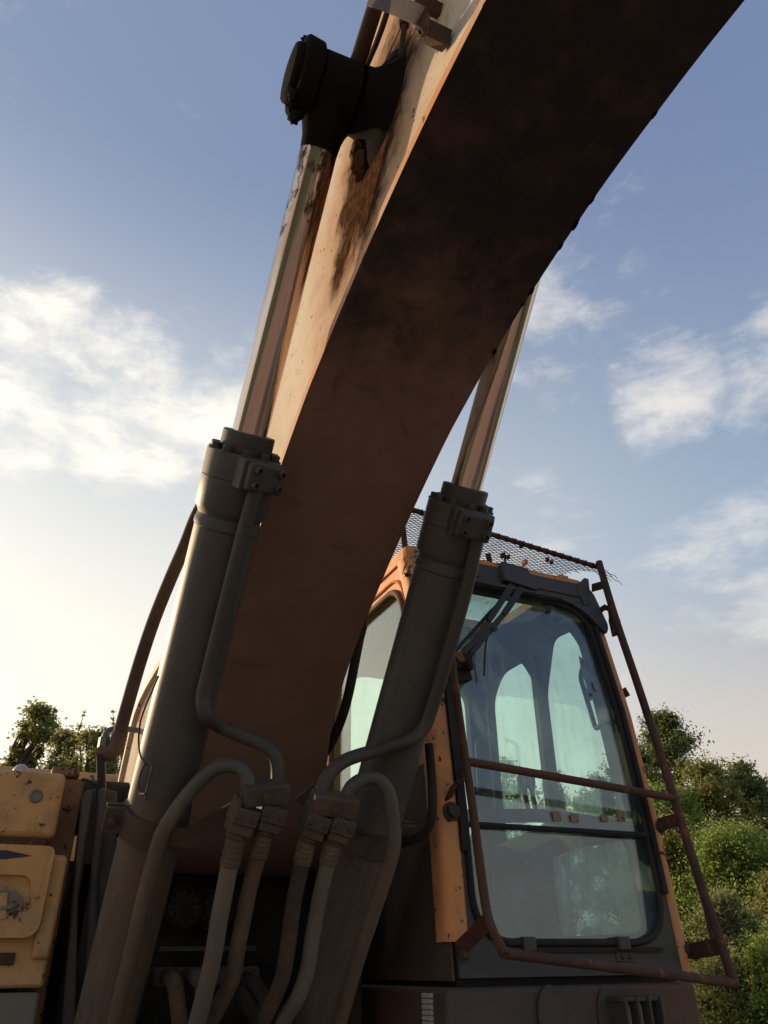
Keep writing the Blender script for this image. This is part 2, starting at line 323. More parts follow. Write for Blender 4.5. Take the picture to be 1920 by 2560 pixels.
def smooth_path(pts, n=6):               # Catmull-Rom
    p = [Vector(x) for x in pts]; p = [p[0]*2-p[1]]+p+[p[-1]*2-p[-2]]; out = []
    for i in range(1, len(p)-2):
        for k in range(n):
            t = k/n; a, b, c, d = p[i-1:i+3]
            out.append(.5*((2*b)+(c-a)*t+(2*a-5*b+4*c-d)*t*t+(3*b-a-3*c+d)*t**3))
    return out+[p[-2]]
def fillet(pts, r, n=6, closed=False):   # rounds the corners of a polyline
    P = [Vector(x) for x in pts]; N = len(P); out = []
    for i in range(N):
        if not closed and i in (0, N-1): out.append(P[i]); continue
        rr = r[i] if isinstance(r, (list, tuple)) else r
        a, b, c = P[i-1], P[i], P[(i+1) % N]
        d1 = (a-b); d2 = (c-b); k = min(rr, d1.length*.48, d2.length*.48)
        if k < 1e-5: out.append(b); continue
        p0 = b+d1.normalized()*k; p1 = b+d2.normalized()*k
        for j in range(n+1):
            t = j/n; out.append(p0*(1-t)**2+b*2*t*(1-t)+p1*t*t)
    return out
def dense(pts, step=.08, closed=True):
    out = []; N = len(pts)
    for i in range(N if closed else N-1):
        a, b = pts[i], pts[(i+1) % N]; k = max(1, int((b-a).length/step))
        out += [a+(b-a)*j/k for j in range(k)]
    return out
def plate(name, outer, holes, fmap, thick, material, parent=None, **kw):
    # flat outline with holes in (u, v), mapped to space; thick: function (u, v) -> offset vector
    bm = bmesh.new(); ed = []
    for loop in [outer]+holes:
        vs = [bm.verts.new((p[0], p[1], 0)) for p in loop]
        ed += [bm.edges.new((vs[i], vs[(i+1) % len(vs)])) for i in range(len(vs))]
    bmesh.ops.triangle_fill(bm, edges=ed, use_beauty=True, use_dissolve=False, normal=(0, 0, 1))
    uv = [(v.co.x, v.co.y) for v in bm.verts]; bm.verts.index_update()
    fs = [tuple(v.index for v in f.verts) for f in bm.faces]; bd = [tuple(v.index for v in e.verts) for e in bm.edges if len(e.link_faces) == 1]
    bm.free(); n = len(uv)
    V = [Vector(fmap(*p)) for p in uv]; V2 = [V[i]+Vector(thick(*uv[i])) for i in range(n)]
    F = fs+[tuple(i+n for i in reversed(f)) for f in fs]+[(a, b, b+n, a+n) for a, b in bd]
    return obj(name, V+V2, F, material, parent, **kw)
V2 = lambda x, y: Vector((x, y, 0))
def rrect(x0, x1, y0, y1, r, n=6):
    return fillet([V2(x0, y0), V2(x1, y0), V2(x1, y1), V2(x0, y1)], r, n, True)
def copy_to(o, parent, mw):
    c = o.copy(); COL.objects.link(c); c.parent = parent; c.matrix_world = mw; return c
def frame_mat(p, z, x=None):
    z = Vector(z).normalized(); x = Vector(x) if x is not None else z.orthogonal()
    x = (x-z*x.dot(z)).normalized(); y = z.cross(x)
    return Matrix(((x.x, y.x, z.x, p[0]), (x.y, y.y, z.y, p[1]), (x.z, y.z, z.z, p[2]), (0,0,0,1)))
def bolt_mesh(hexa=True, socket=False):
    b = MB()
    if socket: b.lathe((0,0,0), (0,0,1), [(-.004, .0125), (.012, .0125), (.014, .011), (.014, .0075), (.004, .007)], 14)
    else:
        b.lathe((0,0,0), (0,0,1), [(-.003, .021), (.002, .021)], 16).lathe((0,0,0), (0,0,1), [(.002, .0155), (.013, .0155), (.015, .012)], 6)
    return b
_proto = {}
def bolt(parent, p, z, s=1.0, socket=False, material='clamp', name='bolt'):
    key = (socket, material)
    if key not in _proto:
        o = bolt_mesh(socket=socket).done('bolt', material); _proto[key] = o.data; bpy.data.objects.remove(o)
    o = bpy.data.objects.new(name, _proto[key]); COL.objects.link(o); o.parent = parent
    o.matrix_world = frame_mat(p, z) @ Matrix.Scale(s, 4); return o
def thing(name, label, cat, loc=(0,0,0), group=None):
    o = bpy.data.objects.new(name, None); COL.objects.link(o); o.location = loc; o['label'] = label; o['category'] = cat
    if group: o['group'] = group
    return o

# ------------------------------------------------------------------ ground
g = 220.0
N = 40; gv = []; gf = []
for i in range(N+1):
    for j in range(N+1):
        x = (i/N-.5)*2; y = (j/N-.5)*2; x = x*abs(x)*g; y = y*abs(y)*g
        gv.append((x, y, (mnoise.noise(Vector((x*.15, y*.15, 0)))*.12 if max(abs(x), abs(y)) > 5 else 0)))
for i in range(N):
    for j in range(N):
        a = i*(N+1)+j; gf.append((a, a+1, a+N+2, a+N+1))
gr = obj('ground', gv, gf, 'ground'); gr['kind'] = 'structure'

# ------------------------------------------------------------------ the excavator
ex = thing('excavator', 'weathered orange excavator with its boom raised overhead and a mesh guard on its cab', 'excavator')

# boom: stations (under y, z, top y, z, half width), tip to root
ST = [(-5.4,2.36,-5.2,2.75,.20), (-4.2,2.86,-3.9,3.42,.22), (-3.0,3.17,-2.7,3.95,.238), (-2.1,3.305,-1.9,4.25,.244), (-1.44,3.338,-1.25,4.42,.244),
      (-1.16,3.332,-.95,4.46,.244), (-.92,3.310,-.62,4.45,.244), (-.64,3.256,-.42,4.30,.243), (-.43,3.200,-.20,4.13,.242), (-.24,3.134,0,3.98,.242), (-.10,3.078,.1,3.90,.242),
      (.14,2.953,.32,3.735,.241), (.30,2.857,.47,3.60,.240), (.47,2.750,.64,3.46,.240), (.705,2.578,.90,3.26,.240), (.90,2.398,1.15,3.06,.252), (1.08,2.215,1.42,2.86,.30), (1.27,2.03,1.68,2.65,.375), (1.50,1.93,1.86,2.46,.38), (1.72,1.97,1.97,2.25,.38)]
def loft(st, inset, zpad):
    vs = []; fs = []
    for a, b, c, d, h in st:
        vs += [(-h+inset, a, b), (h-inset, a, b), (h-inset, c, d), (-h+inset, c, d)]
    n = len(st)
    for i in range(n-1):
        for k in range(4): fs.append((i*4+k, i*4+(k+1)%4, i*4+4+(k+1)%4, i*4+4+k))
    return vs, fs+[(0,1,2,3), tuple(range(4*n-4, 4*n))]
def finer(st, n=4):
    out = []
    A = [Vector((s[0], s[1], 0)) for s in st]; B = [Vector((s[2], s[3], 0)) for s in st]
    Cc = [Vector((s[4], 0, 0)) for s in st]
    a, b, c = smooth_path(A, n), smooth_path(B, n), smooth_path(Cc, n)
    return [(p.x, p.y, q.x, q.y, h.x) for p, q, h in zip(a, b, c)]
STF = finer(ST)
boom = obj('boom', *loft(STF, .016, 0), 'cream_oil', ex, smooth=35)
def skin_plate(name, idx, th, material, sgn):
    vs = []; fs = []; n = len(STF)
    for i in range(n):
        s0 = STF[max(i-1, 0)]; s1 = STF[min(i+1, n-1)]; s = STF[i]
        tg = Vector((0, s1[idx]-s0[idx], s1[idx+1]-s0[idx+1])).normalized(); nn = Vector((1,0,0)).cross(tg)*sgn
        p = Vector((0, s[idx], s[idx+1])); h = s[4]+.004
        o, i_ = p+nn*.004, p-nn*th
        vs += [(-h, o.y, o.z), (h, o.y, o.z), (h, i_.y, i_.z), (-h, i_.y, i_.z)]
    for i in range(n-1):
        for k in range(4): fs.append((i*4+k, i*4+(k+1)%4, i*4+4+(k+1)%4, i*4+4+k))
    o = obj(name, vs, fs+[(0,1,2,3), tuple(range(4*n-4, 4*n))], material, boom, smooth=35); return o
bp = skin_plate('bottom_plate', 0, .03, 'under', -1)
bp['label'] = 'oily dark brown underside plate of the boom'
bp.data.materials.append(M['lip'])
for f in bp.data.polygons:
    if abs(f.normal.x) > .7: f.material_index = 1
tp = skin_plate('top_plate', 2, .03, 'cream', 1)
# pin boss of the boom with the cylinder eye
PIN = Vector((0, -.645, 3.788))
for s in (-1, 1):
    b = MB().lathe((s*.235, PIN.y, PIN.z), (s, 0, 0), [(-.02, .19), (.004, .165), (.014, .135), (.028, .112), (.045, .100), (.070, .097)], 36)
    b.done('pin_boss', 'grease', boom)

# boom cylinders ---------------------------------------------------------
AX = Vector((0, -.6336, .7737)); XC = .377
def cyl_pt(s, tt): return Vector((s*XC, 0, 2.994))+AX*tt
for s in (-1, 1):
    o = cyl_pt(s, 0)
    cyl = MB().lathe(o, AX, [(-2.35, .098), (-2.3, .112), (-2.2, .112), (-2.17, .098), (-.302, .098), (-.297, .1015), (-.282, .1015), (-.276, .099), (-.262, .0965), (-.248, .104), (-.236, .1105), (-.148, .1105), (-.146, .109), (-.143, .1125), (-.066, .1125), (-.064, .110)], 48).done('boom_cylinder', 'cyl', ex)
    cyl['label'] = 'left boom lift cylinder, nearest the yellow tank' if s < 0 else 'right boom lift cylinder in front of the cab'
    if s > 0: cyl['label'] = 'boom lift cylinder standing in front of the cab'
    else: cyl['label'] = 'boom lift cylinder with the golden lit edge, nearest the yellow tank'
    MB().lathe(o, AX, [(-.07, .074), (-.066, .0795), (-.004, .0795), (0, .0765), (.0, .056)], 40).done('gland_cap', 'grey', cyl)
    MB().lathe(o, AX, [(-.05, .054), (1.0, .054)], 128).done('rod', 'chrome', cyl)
    e = Vector((s*XC, PIN.y, PIN.z))
    b = MB().lathe(e-Vector((s*.078, 0, 0)), (s, 0, 0), [(.018, .090), (.022, .096), (.128, .093), (.132, .088)], 36)
    b.lathe(o, AX, [(.84, .054), (.88, .058), (.93, .072), (.98, .078)], 28)
    b.done('rod_eye', 'grease', cyl)
    if s > 0:
        MB().lathe(e+Vector((.057, 0, 0)), (1, 0, 0), [(-.01, .085), (.010, .085), (.014, .075)], 30).done('pin_cap', 'grease', cyl)
    b = MB().lathe(e+Vector((s*.057, 0, 0)), (s, 0, 0), [(0, .100), (.006, .106), (.048, .110), (.056, .104)], 34)
    b.lathe(e+Vector((s*.11, 0, 0)), (s, 0, 0), [(-.01, .086), (.018, .086), (.026, .078), (.030, .05)], 12)
    b.box(e+Vector((s*.08, .0, .104)), ((1,0,0),(0,1,0),(0,0,1)), (.022, .022, .014))
    if s < 0: b.done('pin_cap', 'grease', cyl, bevel=.003)
    # flange ring bolts
    side = Vector((1, 0, 0)); fr = AX.cross(side)
    for k in range(10):
        a = 2*math.pi*(k+.3)/10; rad = side*math.cos(a)+fr*math.sin(a)
        b = bolt(cyl, o+AX*-.064+rad*.0945, AX, .95, material='grey'); b.scale.z *= 1.4
    # port block with four screws, and the pipe stub under it; faces the front and the boom side
    toc = (CAM-cyl_pt(s, -.1)); toc = (toc-AX*toc.dot(AX)).normalized()
    if s < 0: cpx = (652, 1212)
    else: cpx = (1205, 1312)
    nrm = (toc*.88+Vector((.50, 0, 0))*(1 if s < 0 else .75)).normalized(); nrm = (nrm-AX*nrm.dot(AX)).normalized()
    tx = AX.cross(nrm).normalized()
    c0 = cyl_pt(s, -.112)+nrm*.115
    MB().box(c0-nrm*.03, (tx, AX, nrm), (.072, .047, .045)).done('port_boss', 'grey', cyl, bevel=.006)
    MB().box(c0+nrm*.022, (tx, AX, nrm), (.062, .042, .018)).done('port_flange', 'grey', cyl, bevel=.010, bseg=3)
    for i in (-1, 1):
        for j in (-1, 1): bolt(cyl, c0+nrm*.042+tx*.040*i+AX*.022*j, nrm, .95, True, 'pipe', 'screw')
    # lower clamp band
    bo = cyl_pt(s, -1.27)
    MB().lathe(bo, AX, [(-.045, .1005), (-.045, .106), (.045, .106), (.045, .1005)], 48, False).done('clamp_band', 'clamp', cyl)
    e1 = bo+(AX.cross(Vector((1,0,0))))*0
    fr = AX.cross(Vector((1,0,0))).normalized(); fr = fr if fr.y < 0 else -fr
    ear = MB().box(bo+Vector((s*.125, 0, 0))+fr*.02, ((1,0,0), AX, fr), (.032, .043, .006)).box(bo+Vector((s*.125, 0, 0))-fr*.004, ((1,0,0), AX, fr), (.032, .043, .006)).done('band_ear', 'clamp', cyl, bevel=.002)
    bolt(cyl, bo+Vector((s*.132, 0, 0))+fr*.027, fr, .9)
    # bracket arm from band to pipe clamps
    tgt = Vector((s*.05, .60, 2.09))
    MB().strip([bo+fr*.085+Vector((-s*.02,0,0)), bo+fr*.10+Vector((-s*.10,0,0)), tgt], AX, .07, .010).done('clamp_bracket', 'clamp', cyl)

PR = .0222
def P3(l): return [atY(*p[:2], p[2]) if len(p) == 3 else atX(p[0], p[1], p[3]) for p in l]
def hose(name, pts, r, material, seg=14, n=6, parent=None, label=None, **kw):
    o = MB().tube(smooth_path(pts, n), r, seg).done(name, material, parent or ex, smooth=60)
    if label: o['label'] = label
    return o
# rigid pipes on the cylinders and down to the clamp blocks
def lin(pts, y0, y1):                    # image track with depth running evenly from y0 to y1
    n = len(pts); L = [0]
    for i in range(1, n): L.append(L[-1]+math.dist(pts[i], pts[i-1]))
    return [atY(p[0], p[1], y0+(y1-y0)*l/L[-1]) for p, l in zip(pts, L)]
def axis_y(py_pt, s, off):               # depth of a pipe lying along the cylinder's front
    return None
a0 = cyl_pt(-1, -.16); 
def along(px, py, s, off):               # point at given direction lying on a plane parallel to the cylinder axis, off in front of it
    nrm = Vector((0, -AX.z, AX.y)); nrm = nrm if nrm.y < 0 else -nrm
    p0 = cyl_pt(s, 0)+nrm*off; d = ray(px, py); return CAM+d*((p0-CAM).dot(nrm)/d.dot(nrm))
pa = [along(x, y, -1, .125) for x, y in [(646,1215),(628,1262),(584,1430),(541,1600),(519,1690)]]
pa += [along(508,1742,-1,.135), along(516,1788,-1,.15)] + [atY(548,1814,.50), atY(600,1836,.49), atY(653,1859,.48), atY(684,1885,.475), atY(694,1915,.48), atY(694,1955,.49), atY(690,2000,.50)]
hose('pipe', pa, PR, 'pipe', 16, 6)
pb = [atY(622,2000,.50), atY(622,1968,.49), atY(614,1936,.49), atY(591,1916,.50), atY(548,1917,.52), atY(506,1945,.55), atY(456,2004,.59), atY(414,2068,.63), atY(393,2120,.67), atY(359,2248,.76), atY(314,2438,.90), atY(285,2560,1.0)]
hose('pipe', pb, PR*1.02, 'cyl', 16, 6)
pc = [along(x, y, 1, .125) for x, y in [(1200,1318),(1191,1356),(1164,1480),(1107,1681),(1075,1785)]]
pc += [along(1058,1822,1,.135), along(1022,1853,1,.15)] + [atY(963,1871,.50), atY(898,1888,.48), atY(855,1906,.475), atY(822,1937,.48), atY(807,1969,.49), atY(797,2010,.50)]
hose('pipe', pc, PR, 'pipe', 16, 6)
pd = [atY(862,2020,.50), atY(867,1992,.50), atY(880,1966,.49), atY(908,1948,.48), atY(938,1946,.48), atY(964,1968,.48), atY(977,2004,.49), atY(983,2053,.51), atY(985,2112,.53), atY(968,2180,.58), atY(936,2277,.66), atY(894,2403,.76), atY(850,2560,.90)]
hose('pipe', pd, PR*1.02, 'cyl', 16, 6)

# clamp blocks, split flanges and the four hoses
def saddle(px0, px1, Y, tilt):
    a, b = atY(*px0, Y), atY(*px1, Y); x = (b-a).normalized(); c = (a+b)/2
    y = Vector((0, .55, -.83)); y = (y-x*y.dot(x)).normalized(); z = x.cross(y)
    o = MB().box(c, (x, y, z), ((b-a).length/2, .030, .034)).done('pipe_clamp', 'clamp', ex, bevel=.004)
    bolt(o, c+z*.034*(1 if z.y < 0 else -1)+y*.004, z if z.y < 0 else -z, 1.0)
    return c, x, y, z
for s, e0, e1, hs in ((-1, (606,1985), (715,1975), [((622,1998),(588,2092)), ((691,1996),(660,2082))]), (1, (778,2002), (887,2016), [((800,2016),(768,2098)), ((862,2028),(832,2104))])):
    c, x, y, z = saddle(e0, e1, .49, 0)
    for k, (h0, h1) in enumerate(hs):
        p0, p1 = atY(*h0, .505), atY(*h1, .545); d = (p1-p0).normalized(); L = (p1-p0).length
        x2 = (Vector((1,0,0))-d*d.x).normalized(); y2 = d.cross(x2)
        b = MB().box(p0+d*L*.42, (x2, d, y2), (.040, .024, .042)).box(p0+d*L*.72, (x2, d, y2), (.036, .020, .036))
        b.box(p0+d*L*.30+x2*-.030, (x2, d, y2), (.012, .034, .030))
        b.lathe(p0+d*L*.05, d, [(0, .027), (L*.8, .027), (L*.9, .032), (L, .030)], 16)
        cp = b.done('flange_coupling', 'clamp', ex, bevel=.005)
        f = y2 if y2.y < 0 else -y2
        for i in (-1, 1): bolt(cp, p0+d*L*.42+f*.042+x2*.024*i, f, .55)
hr = .0245
def hose2(pts, mats, r=hr):
    fer = pts[:2]; rest = pts[1:]
    h = hose('hose', rest, r, mats[0])
    fm = MB().tube(fer, [r*1.10, r*1.14], 16)
    d = (Vector(fer[1])-Vector(fer[0])); L = d.length
    for k in range(4): fm.lathe(Vector(fer[0])+d*(.25+.2*k), d, [(-.005, r*1.1), (-.003, r*1.17), (.003, r*1.17), (.005, r*1.1)], 16)
    fm.done('ferrule', mats[1], h)
    return h
hose2([atY(592,2086,.545), atY(574,2162,.585), atY(561,2230,.63), atY(548,2298,.67), atY(533,2391,.73), atY(514,2475,.79), atY(488,2575,.86)], ('hose_dusty', 'clamp'), .0262)['label'] = 'pale dust-coated hose, leftmost of the four below the clamps'
hose2([atY(661,2080,.545), atY(646,2140,.58), atY(632,2190,.62), atY(619,2243,.66), atY(606,2310,.70), atY(594,2370,.74), atY(580,2448,.79), atY(540,2530,.88), atY(500,2600,.96)], ('hose_brown', 'hose_brown'))
hose2([atY(769,2096,.55), atY(755,2158,.585), atY(744,2210,.62), atY(733,2264,.65), atY(716,2391,.72), atY(700,2460,.78), atY(660,2550,.88)], ('hose', 'hose_brown'))
hose2([atY(832,2102,.55), atY(819,2160,.585), atY(808,2205,.615), atY(799,2243,.64), atY(780,2349,.70), atY(767,2430,.75), atY(741,2500,.80), atY(715,2540,.85), atY(690,2590,.9)], ('hose_dusty', 'hose_brown'))

# boom-side plumbing near the top of the picture
b = MB().tube([atX(x, y, -.33) for x, y in [(965,-120),(945,-5),(896,150),(868,230)]], .0235, 16).done('boom_pipe', 'rust', ex)
b = MB().tube([atX(x, y, -.27) for x, y in [(1010,-160),(978,0),(955,70),(940,110),(905,190)]], .009, 10).done('boom_pipe', 'hose', ex)
x0 = -.2415
br = MB().strip(smooth_path([atX(925,-6,-.36), atX(960,4,-.355), atX(1010,22,-.345), atX(1046,38,-.335), atX(1062,52,-.32), atX(1066,74,-.305)], 4), (0, .65, -.75), .042, .006)
pm = atX(1086, 88, -.268); br.box(pm, ((1,0,0), (0,-.6,.8), (0,.8,.6)), (.034, .019, .019))
br = br.done('pipe_bracket', 'clamp', ex, bevel=.002); bolt(br, atX(1056,76,-.315), (-1,-.2,-.1), .8)
sens = MB().tube([atX(1010,50,-.275), atX(1011,64,-.275)], .013, 10).tube([atX(1011,64,-.275), atX(1002,138,-.272)], .0075, 10)
sens.tube(smooth_path([atX(1001,138,-.272), atX(990,150,-.262), atX(970,160,-.255), atX(948,172,-.25)]), .0022, 6).done('sensor_cable', 'hose', ex)
for px in ((1070, 14), (1036, -30)):
    MB().box(atX(*px, -.262), ((1,0,0), (0,-.6,.8), (0,.8,.6)), (.035, .016, .012)).done('weld_tab', 'rust', boom, bevel=.002)
# grease lumps below the pin
def lump(p, r, seed, parent, sc=(1,1,1)):
    bm = bmesh.new(); bmesh.ops.create_icosphere(bm, subdivisions=3, radius=r)
    for v in bm.verts:
        k = 1+.45*mnoise.noise(v.co*(2.2/r)+Vector((seed,0,0)))+.2*mnoise.noise(v.co*(6/r)+Vector((0,seed,0)))
        v.co = Vector((v.co.x*sc[0], v.co.y*sc[1], v.co.z*sc[2]))*k+p
    me = bpy.data.meshes.new('grease_lump'); bm.to_mesh(me); bm.free(); return link(me, 'grease_lump', 'grease', parent, smooth=80)
for i, (px, py, X, r, sc) in enumerate([(737,292,-.478,.016,(1,1,1.7)), (728,266,-.49,.020,(.8,1,1.2)), (778,108,-.445,.020,(1.5,1,.7)), (903,168,-.31,.013,(1,1,1)), (898,205,-.31,.010,(1,1,2)), (857,338,-.32,.011,(1,1,1)), (750,284,-.46,.014,(1,1,1.2)), (731,238,-.498,.016,(.7,1,1.3))]):
    lump(atX(px, py, X), r, i*3.1, boom, sc)
for i, yy in enumerate((-.93, -.915, -.84, -.832, -.75, -.62, -.60, -1.17, -.42)):
    k = min(range(len(STF)), key=lambda j: abs(STF[j][0]-yy)); q = STF[k]
    lump(Vector((q[4]+.002, q[0]+.008*(i%3-1), q[1]-.001)), .0045+.002*(i%3), 50+i*2.3, boom, (.8, 2.0, 1))
# mud nest clinging in the corner under the boss
b = MB()
random.seed(3)
bm = bmesh.new(); bmesh.ops.create_icosphere(bm, subdivisions=4, radius=1)
for v in bm.verts:
    k = 1+.25*mnoise.noise(v.co*2.5)+.16*mnoise.noise(v.co*9)
    c = v.co*k; v.co = atX(916, 366, -.240)+Vector((c.x*.040, c.y*.045, 0))+AX*(c.z*.085)
me = bpy.data.meshes.new('dried_mud'); bm.to_mesh(me); bm.free(); link(me, 'dried_mud', 'mud', boom, smooth=60)

# ------------------------------------------------------------------ cab
X0, X1, YB = .63, 1.61, 1.98
ZS = [1.0, 1.55, 2.09, 2.57, 3.02, 3.23, 3.4]; YS = [.69, .70, .734, .787, .877, .955, 1.03]
def yf(z): return float(np.interp(z, ZS, YS))
def atF(px, py, off=0.0):                # point of the cab's front surface
    d = ray(px, py); tt = 1.0
    for _ in range(40): tt = (yf((CAM+d*tt).z)+off-CAM.y)/d.y
    return CAM+d*tt
front = lambda off: (lambda x, z: (x, yf(z)+off, z))
back = lambda t: (lambda x, z: (0, t, 0))
# roof and shell (the cab part itself)
hatch = rrect(.80, 1.50, 1.03, 1.60, .06)
cab = plate('cab', dense(rrect(X0-.012, X1+.02, .935, YB, .05), .1), [hatch], lambda x, y: (x, y, 3.283), lambda x, y: (0,0,-.06), 'orange', ex, smooth=50, bevel=.018, bseg=3)
cab['label'] = 'orange cab with dusty front glass'
# front frame round the glass
gl_out = dense(fillet([V2(.712,1.652), V2(1.575,1.652), V2(1.575,3.125), V2(.712,3.125)], [.16,.17,.20,.14], 8, True), .07)
fr_out = dense([V2(X0+.02,1.56), V2(X1-.002,1.56), V2(X1-.002,3.16), V2(X0+.02,3.16)], .08)
plate('front_frame', fr_out, [gl_out], front(.0), back(.05), 'fascia', cab, smooth=25)
# seal bead
sb = [Vector((p.x, yf(p.y)-.004, p.y)) for p in dense(fillet([V2(.722,1.662), V2(1.565,1.662), V2(1.565,3.115), V2(.722,3.115)], [.16,.17,.20,.14], 8, True), .05)]
MB().tube(sb+[sb[0], sb[1]], .013, 8, False).done('window_seal', 'rubber', cab, smooth=60)
# glass panes
zs = 2.043
def arc_pane(z0, z1, rs, name, material, off):
    pts = dense(fillet([V2(.708,z0), V2(1.579,z0), V2(1.579,z1), V2(.708,z1)], rs, 8, True), .07)
    return plate(name, pts, [], front(off), back(.005), material, cab, smooth=25)
w1 = arc_pane(zs+.006, 3.129, [.005,.005,.20,.14], 'windscreen', 'glass', .010); w1['label'] = 'upper windscreen pane reflecting the sky'
w2 = arc_pane(1.648, zs-.004, [.16,.17,.005,.005], 'windscreen', 'glass_low', .012); w2['label'] = 'lower windscreen pane under a film of dust'
MB().tube([(x, yf(zs)-.002+.006*math.sin(x*3), zs) for x in np.linspace(.70, 1.575, 14)], .011, 8).done('glass_joint', 'rubber', cab)
# bent plastic strip along the bottom of the upper pane
MB().strip([(x, yf(2.07)+.035, 2.075+.035*math.sin((x-.72)/.85*math.pi)**2*(1.1-x*.4)) for x in np.linspace(.72, 1.56, 14)], (0,0,1), .05, .004).done('lower_trim', 'sheet', cab)
# corner posts
def post(name, xa, xb, z0, z1, dep, material, dx=0):
    vs = []; n = 16; sec = fillet([V2(xa, -.012), V2(xb, -.012), V2(xb, dep), V2(xa, dep)], .035, 4, True); m_ = len(sec)
    for i in range(n+1):
        z = z0+(z1-z0)*i/n
        vs += [(p.x+dx*i/n, yf(z)+p.y, z) for p in sec]
    fs = [(i*m_+k, i*m_+(k+1)%m_, (i+1)*m_+(k+1)%m_, (i+1)*m_+k) for i in range(n) for k in range(m_)]
    return obj(name, vs, fs+[tuple(range(m_)), tuple(range(n*m_, (n+1)*m_))], material, cab, smooth=50)
post('corner_post', .607, .702, 1.665, 3.22, .09, 'orange')
post('corner_post', 1.604, 1.648, 1.562, 3.15, .08, 'orange')
rub = MB().tube([(1.592, yf(z)-.012, z) for z in np.linspace(1.83, 3.0, 12)], .014, 8).done('edge_seal', 'rubber', cab)
MB().strip([(.708, yf(z)-.012, z) for z in np.linspace(1.95, 2.9, 12)], (1,0,0), .030, .014).done('edge_seal', 'rubber', cab)
# top fascia with wiper plate
fz = [(X0+.0, 3.128), (.0, 0)]
fo = dense(fillet([V2(.66,3.135), V2(1.40,3.135), V2(1.52,3.10), V2(1.63,2.96), V2(1.655,3.0), V2(1.662,3.22), V2(1.60,3.290), V2(.66,3.290)], [.0,.10,.10,.01,.03,.03,.04,.03], 5, True), .07)
plate('top_fascia', fo, [], front(-.035), back(.05), 'fascia', cab, smooth=30, bevel=.006)
fi = dense(fillet([V2(1.24,3.165), V2(1.60,3.165), V2(1.61,3.225), V2(1.20,3.225)], .025, 4, True), .07)
plate('fascia_panel', fi, [], front(-.041), back(.02), 'fascia', cab, smooth=30, bevel=.003)
fi = dense(fillet([V2(.72,3.165), V2(.99,3.165), V2(.97,3.225), V2(.72,3.225)], .02, 4, True), .07)
plate('fascia_panel', fi, [], front(-.041), back(.02), 'fascia', cab, smooth=30, bevel=.003)
MB().strip([(x, yf(3.12)-.045, 3.122) for x in np.linspace(.72, 1.42, 6)], (0,.3,1), .016, .02).done('drip_rail', 'sheet', cab)
wp = [atF(*p, -.07) for p in [(1255,1402),(1320,1420),(1340,1455),(1346,1475),(1262,1448)]]
c = sum(wp, Vector())/5
obj('wiper_plate', wp+[p+Vector((0,.06,0)) for p in wp], [(0,1,2,3,4), (9,8,7,6,5)]+[(i, (i+1)%5, (i+1)%5+5, i+5) for i in range(5)], 'fascia', cab, bevel=.006)
b = MB().lathe(atF(1262,1395,-.05), (0,0,1), [(-.03,.006),(.03,.006)], 8).lathe(atF(1256,1392,-.05), (0,0,1), [(-.005,.012),(.014,.012)], 6).lathe(atF(1270,1394,-.05), (0,0,1), [(-.005,.012),(.012,.012)], 6)
b.done('wing_nut', 'rust', cab)
for px in ((1405, 1452), (1312, 1412)):
    MB().box(atF(*px, -.02)+Vector((0,0,.012)), ((1,0,0),(0,1,0),(0,0,1)), (.028 if px[0] == 1405 else .008, .02, .012)).done('roof_clip', 'orange', cab, bevel=.003)
# ear plate at the upper corner
ep = [atF(*p, -.045) for p in [(1440,1470),(1462,1444),(1472,1448),(1478,1505),(1462,1512)]]
obj('ear_plate', ep+[p+Vector((0,.02,0)) for p in ep], [(0,1,2,3,4), (9,8,7,6,5)]+[(i, (i+1)%5, (i+1)%5+5, i+5) for i in range(5)], 'fascia', cab, bevel=.002)
# wipers
def arm(p, w0, w1, name, material='wiper', off=-.05):
    pts = [atF(*q, off) for q in p]; n = len(pts)
    b = MB()
    for i in range(n-1):
        k0 = w0+(w1-w0)*i/(n-1); d = (pts[i+1]-pts[i]).normalized(); nn = Vector((0,-1,.2)).normalized(); x = d.cross(nn)
        b.box((pts[i]+pts[i+1])/2, (x, d, nn), (k0/2, (pts[i+1]-pts[i]).length/2, .006))
    return b.done(name, material, cab, bevel=.002)
arm([(1300,1432),(1262,1490),(1226,1545),(1192,1595),(1150,1640)], .034, .014, 'wiper_arm')
arm([(1324,1437),(1286,1496),(1262,1532),(1220,1582),(1182,1630),(1168,1652)], .034, .014, 'wiper_arm')
arm([(1258,1500),(1226,1530),(1140,1625)], .017, .015, 'wiper_blade', 'rubber', -.035)
arm([(1278,1512),(1228,1575),(1160,1645)], .017, .015, 'wiper_blade', 'rubber', -.035)
MB().tube(smooth_path([atF(1229,1576,-.04), atF(1216,1600,-.04), atF(1211,1650,-.03), atF(1210,1690,-.02)]), .0045, 6).done('washer_hose', 'rubber', cab)
for q in ((1224,1548),(1236,1574),(1181,1628),(1262,1532)):
    MB().box(atF(*q, -.058), ((1,0,.6),(0,1,0),(-.6,0,1)), (.013, .006, .008)).done('wiper_joint', 'wiper', cab, bevel=.002)
